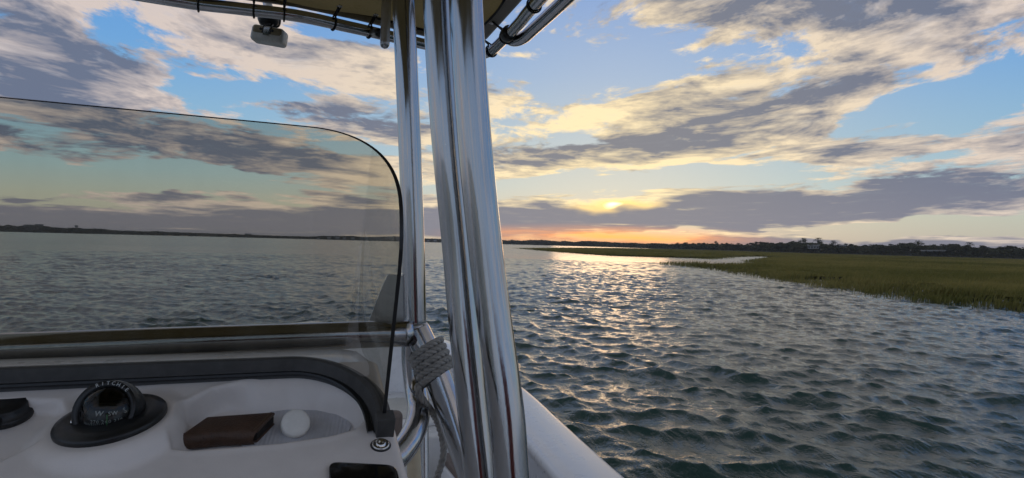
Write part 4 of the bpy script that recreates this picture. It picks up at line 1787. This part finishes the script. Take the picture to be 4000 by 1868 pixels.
hull = section_strip([(0.20, -1.80), (0.10, -1.55), (0.02, -1.25), (-0.004, -0.10), (0.0, -0.03)], 'hull', 'white_gelcoat')
section_strip([(0.001, -0.03), (-0.008, -0.026), (-0.010, -0.012), (-0.004, -0.002), (0.010, 0.002), (0.10, 0.006), (0.195, 0.0), (0.208, -0.006), (0.212, -0.018), (0.212, -0.05), (0.200, -0.054)], 'gunwale_cap', 'white_gelcoat')
section_strip([(0.190, -0.050), (0.165, -0.08), (0.150, -0.30), (0.155, -1.345)], 'inner_liner', 'white_gelcoat')
V = []
cv = gun_curve()
for i, p in enumerate(cv):
    a, b = cv[max(i - 1, 0)], cv[min(i + 1, len(cv) - 1)]
    t = (b - a); t.z = 0; t.normalize()
    q = p + Vector((-t.y, t.x, 0)) * 0.12
    V.append(B(q.x, q.y, -1.34))
obj('deck', V, [tuple(range(len(V)))], 'nonskid', boat)
# transom
V, Fc = box_vf(B(RC, -2.60, -1.30), BR * 0.72, BF * 0.03, BZ * 0.45)
bevelled('transom', V, Fc, 'white_gelcoat', boat, 0.012)

# raised casting deck in the bow
def casting_deck():
    poly = []
    for i, p in enumerate(cv):
        if p.y < 3.25:
            continue
        a, b = cv[max(i - 1, 0)], cv[min(i + 1, len(cv) - 1)]
        t = (b - a); t.z = 0; t.normalize()
        q = p + Vector((-t.y, t.x, 0)) * 0.145
        poly.append(q)
    zt = -1.00
    P = [B(q.x, q.y, zt) for q in poly]
    V, Fc = prism_vf(P, Vector((0, 0, -0.335)))
    bevelled('casting_deck', V, Fc, 'white_gelcoat', boat, 0.012, 2)


casting_deck()


def lid(name, r0, r1, f0, f1, z, mat='white_gelcoat', th=0.022, rad=0.22):
    pts = rounded([(r0, f0), (r1, f0), (r1, f1), (r0, f1)], 5, rad)
    P = [B(a, b, z) for a, b in pts]
    V, Fc = prism_vf(P, Vector((0, 0, th)))
    return bevelled(name, V, Fc, mat, boat, 0.006, 2)


lid('hatch_lid', 0.45, 0.98, 3.45, 4.15, -0.999)
lid('hatch_inset', 0.56, 0.90, 3.55, 4.02, -0.976, 'nonskid', 0.004)
# side locker along the starboard liner with a brown pad and a pale cushion
V, Fc = box_vf(B(0.93, 2.62, -1.19), BR * 0.115, BF * 0.42, BZ * 0.15)
bevelled('side_locker', V, Fc, 'white_gelcoat', boat, 0.015, 3)
V, Fc = box_vf(B(0.93, 2.62, -1.022), BR * 0.110, BF * 0.40, BZ * 0.017)
bevelled('locker_pad', V, Fc, 'brown_pad', boat, 0.010, 3)
V, Fc = box_vf(B(0.80, 1.92, -1.15), BR * 0.10, BF * 0.14, BZ * 0.19)
bevelled('bolster', V, Fc, 'cushion', boat, 0.04, 5)
lid('sole_hatch', 0.50, 0.80, 2.25, 2.95, -1.339, 'white_gelcoat', 0.014)
# backrest pad on the forward face of the liner
V, Fc = box_vf(B(0.52, 3.18, -0.93), BR * 0.15, BF * 0.035, BZ * 0.10)
bevelled('backrest_pad', V, Fc, 'brown_pad', boat, 0.03, 4)

# unseen seat added behind the camera so the posts mirror a dark red shape
V, Fc = box_vf(B(0.10, -0.62, -0.62), BR * 0.45, BF * 0.20, BZ * 0.06)
seat = bevelled('reflection_seat', V, Fc, 'reflection_vinyl', boat, 0.03, 4)
V, Fc = box_vf(B(0.10, -0.84, -0.20), BR * 0.42, BF * 0.06, BZ * 0.34)
bevelled('reflection_seat_back', V, Fc, 'reflection_vinyl', seat, 0.03, 4)
V, Fc = box_vf(B(0.10, -0.64, -1.01), BR * 0.40, BF * 0.17, BZ * 0.32)
bevelled('reflection_seat_box', V, Fc, 'gelcoat', seat, 0.02, 3)


# ================================================================== loose things on the boat
def strand_rope(path, rad, pitch, root):
    fr = frames(path)
    L = [0.0]
    for a, b in zip(path, path[1:]):
        L.append(L[-1] + (b - a).length)
    ro = rad * 0.55
    rs = rad * 0.50
    for s in range(3):
        c = []
        for p, l, (t, u, w) in zip(path, L, fr):
            a = 2 * math.pi * (l / pitch + s / 3)
            c.append(p + (u * math.cos(a) + w * math.sin(a)) * ro)
        V, Fc = tube_mesh(c, rs, 9)
        obj('strand', V, Fc, 'rope_fibre', root, smooth=True)


def build_rope():
    # turns round the hand rail
    i0 = min(range(len(HR)), key=lambda i: abs(proj(HR[i])[1] - 1356))
    i1 = min(range(len(HR)), key=lambda i: abs(proj(HR[i])[1] - 1474))
    A, Bv = HR[i0], HR[i1]
    ax = (Bv - A).normalized()
    toc = (CAM - A); toc = (toc - ax * toc.dot(ax)).normalized()
    sd_ = ax.cross(toc)
    if sd_.dot(_right) > 0:
        sd_ = -sd_                                 # points to the left in the picture
    turns = 4.8
    rr = 0.0262 + 0.0066
    path = []
    n = 420
    a_start = math.radians(200)
    for k in range(n + 1):
        t = k / n
        a = a_start + 2 * math.pi * turns * t
        q = A.lerp(Bv, t)
        lump = 1 + 0.03 * math.sin(9 * t * 6.28 / 2 + 1)
        path.append(q + (toc * math.cos(a) + sd_ * math.sin(a)) * rr * lump + ax * 0.0022 * math.sin(a + 0.7))
    tail_px = [(1632, 1512, 1.222), (1643, 1548, 1.222), (1668, 1584, 1.225), (1697, 1624, 1.262), (1718, 1676, 1.285), (1731, 1730, 1.285), (1732, 1778, 1.28), (1722, 1822, 1.275), (1707, 1868, 1.27), (1690, 1950, 1.26), (1684, 2060, 1.25)]
    tail = spline([path[-6], path[-1]] + [U(*p) for p in tail_px], 14)[14:]
    # even out the spacing
    full = path[:-1] + tail
    out = [full[0]]
    acc = 0
    for a, b in zip(full, full[1:]):
        acc += (b - a).length
        if acc > 0.0028:
            out.append(b)
            acc = 0
    root = empty('rope', (A.x, A.y, A.z - 0.25), 'grey three-strand rope coiled round the hand rail with its tail hanging', 'rope')
    strand_rope(out, 0.0070, 0.032, root)


build_rope()


def build_wallet():
    hb, ht = -TRAY_D + 0.001, -TRAY_D + 0.024
    tp = [(704, 1699), (808, 1626), (1077, 1607), (1006, 1679)]
    T = [D(x, y, ht) for x, y in tp]
    # the cover: bottom board, spine along the near side, top board
    ctr = sum(T, Vector()) / 4
    root = empty('wallet', ctr - DN * (ht - hb), 'brown leather folded wallet lying in the dash tray', 'wallet')
    ex = (T[3] - T[0]); ey = (T[1] - T[0])
    th = ht - hb

    def sheet(u0, u1, v0, v1, h0, h1, name, mat, bev):
        P = []
        for (u, v) in ((u0, v0), (u1, v0), (u1, v1), (u0, v1)):
            a = T[0].lerp(T[3], u); b = T[1].lerp(T[2], u)
            P.append(a.lerp(b, v) - DN * (th - h0))
        V, Fc = prism_vf(P, DN * (h1 - h0))
        return bevelled(name, V, Fc, mat, root, bev, 3)
    sheet(0, 1, 0.0, 1, 0.0, 0.005, 'bottom_cover', 'leather', 0.0018)
    sheet(0, 1, 0.0, 1, th - 0.0065, th, 'top_cover', 'leather', 0.0028)
    sheet(0.03, 0.985, 0.035, 0.97, 0.0052, th - 0.0067, 'card_leaves', 'leather_edge', 0.001)
    # rounded fold along the near edge
    path = [T[0].lerp(T[3], t / 10) - DN * (th * 0.5) - ey.normalized() * -0.004 for t in range(11)]
    V, Fc = [], []
    m = 9
    for k, p in enumerate(path):
        bulge = 0.011 + 0.002 * math.sin(k * 0.9)
        for j in range(m):
            a = math.pi * j / (m - 1) - math.pi / 2
            V.append(p - ey.normalized() * math.cos(a) * bulge + DN * math.sin(a) * (th * 0.5))
        if k:
            for j in range(m - 1):
                a0, b0 = (k - 1) * m + j, k * m + j
                Fc.append((a0, b0, b0 + 1, a0 + 1))
    obj('fold', V, Fc, 'leather', root, smooth=True)
    # seam along the short right edge
    V, Fc = [], []
    for k in range(22):
        t = 0.03 + 0.94 * k / 22
        p = T[3].lerp(T[2], t) - ex.normalized() * 0.0045 + DN * 0.0004
        dv = (T[2] - T[3]).normalized()
        box_vf(p, dv * 0.0011, ex.normalized() * 0.0003, DN * 0.0003, V, Fc)
    o = obj('seam', V, Fc, 'thread', root)
    o['kind'] = 'stuff'


build_wallet()


def build_cap():
    c = D(1156, 1652, -TRAY_D + 0.021)
    ax = ((CAM - c).normalized() * 0.86 + DN * 0.32 + BR * 0.10).normalized()
    root = empty('bottle', c - DN * 0.021, 'small white plastic bottle lying in the dash tray with its round cap facing aft', 'bottle')
    V, Fc = lathe_vf([(0.0172, -0.014), (0.0186, -0.012), (0.0186, -0.002), (0.0180, 0.0005), (0.0165, 0.0018), (0.010, 0.0022), (0.001, 0.0022)], c, ax, 48)
    obj('cap', V, Fc, 'cap_white', root, smooth=True)
    V, Fc = lathe_vf([(0.015, -0.052), (0.0165, -0.050), (0.0168, -0.020), (0.0150, -0.0142)], c, ax, 40)
    obj('body', V, Fc, 'cap_white', root, smooth=True)


build_cap()


# ================================================================== evening haze over the bay
def build_haze():
    m = bpy.data.materials.new('haze_air')
    m.use_nodes = True
    t = m.node_tree
    t.nodes.clear()
    out = t.nodes.new('ShaderNodeOutputMaterial')
    v = t.nodes.new('ShaderNodeVolumePrincipled')
    v.inputs['Color'].default_value = (0.80, 0.82, 0.86, 1)
    v.inputs['Density'].default_value = 0.00022
    v.inputs['Anisotropy'].default_value = 0.2
    t.links.new(v.outputs[0], out.inputs['Volume'])
    MATS['haze_air'] = m
    V, Fc = box_vf(Vector((0, 0, 5.5)), Vector((5600, 0, 0)), Vector((0, 5600, 0)), Vector((0, 0, 7.0)))
    o = obj('haze', V, Fc, 'haze_air')
    o['kind'] = 'stuff'
    o['label'] = 'thin evening haze lying over the bay'


build_haze()
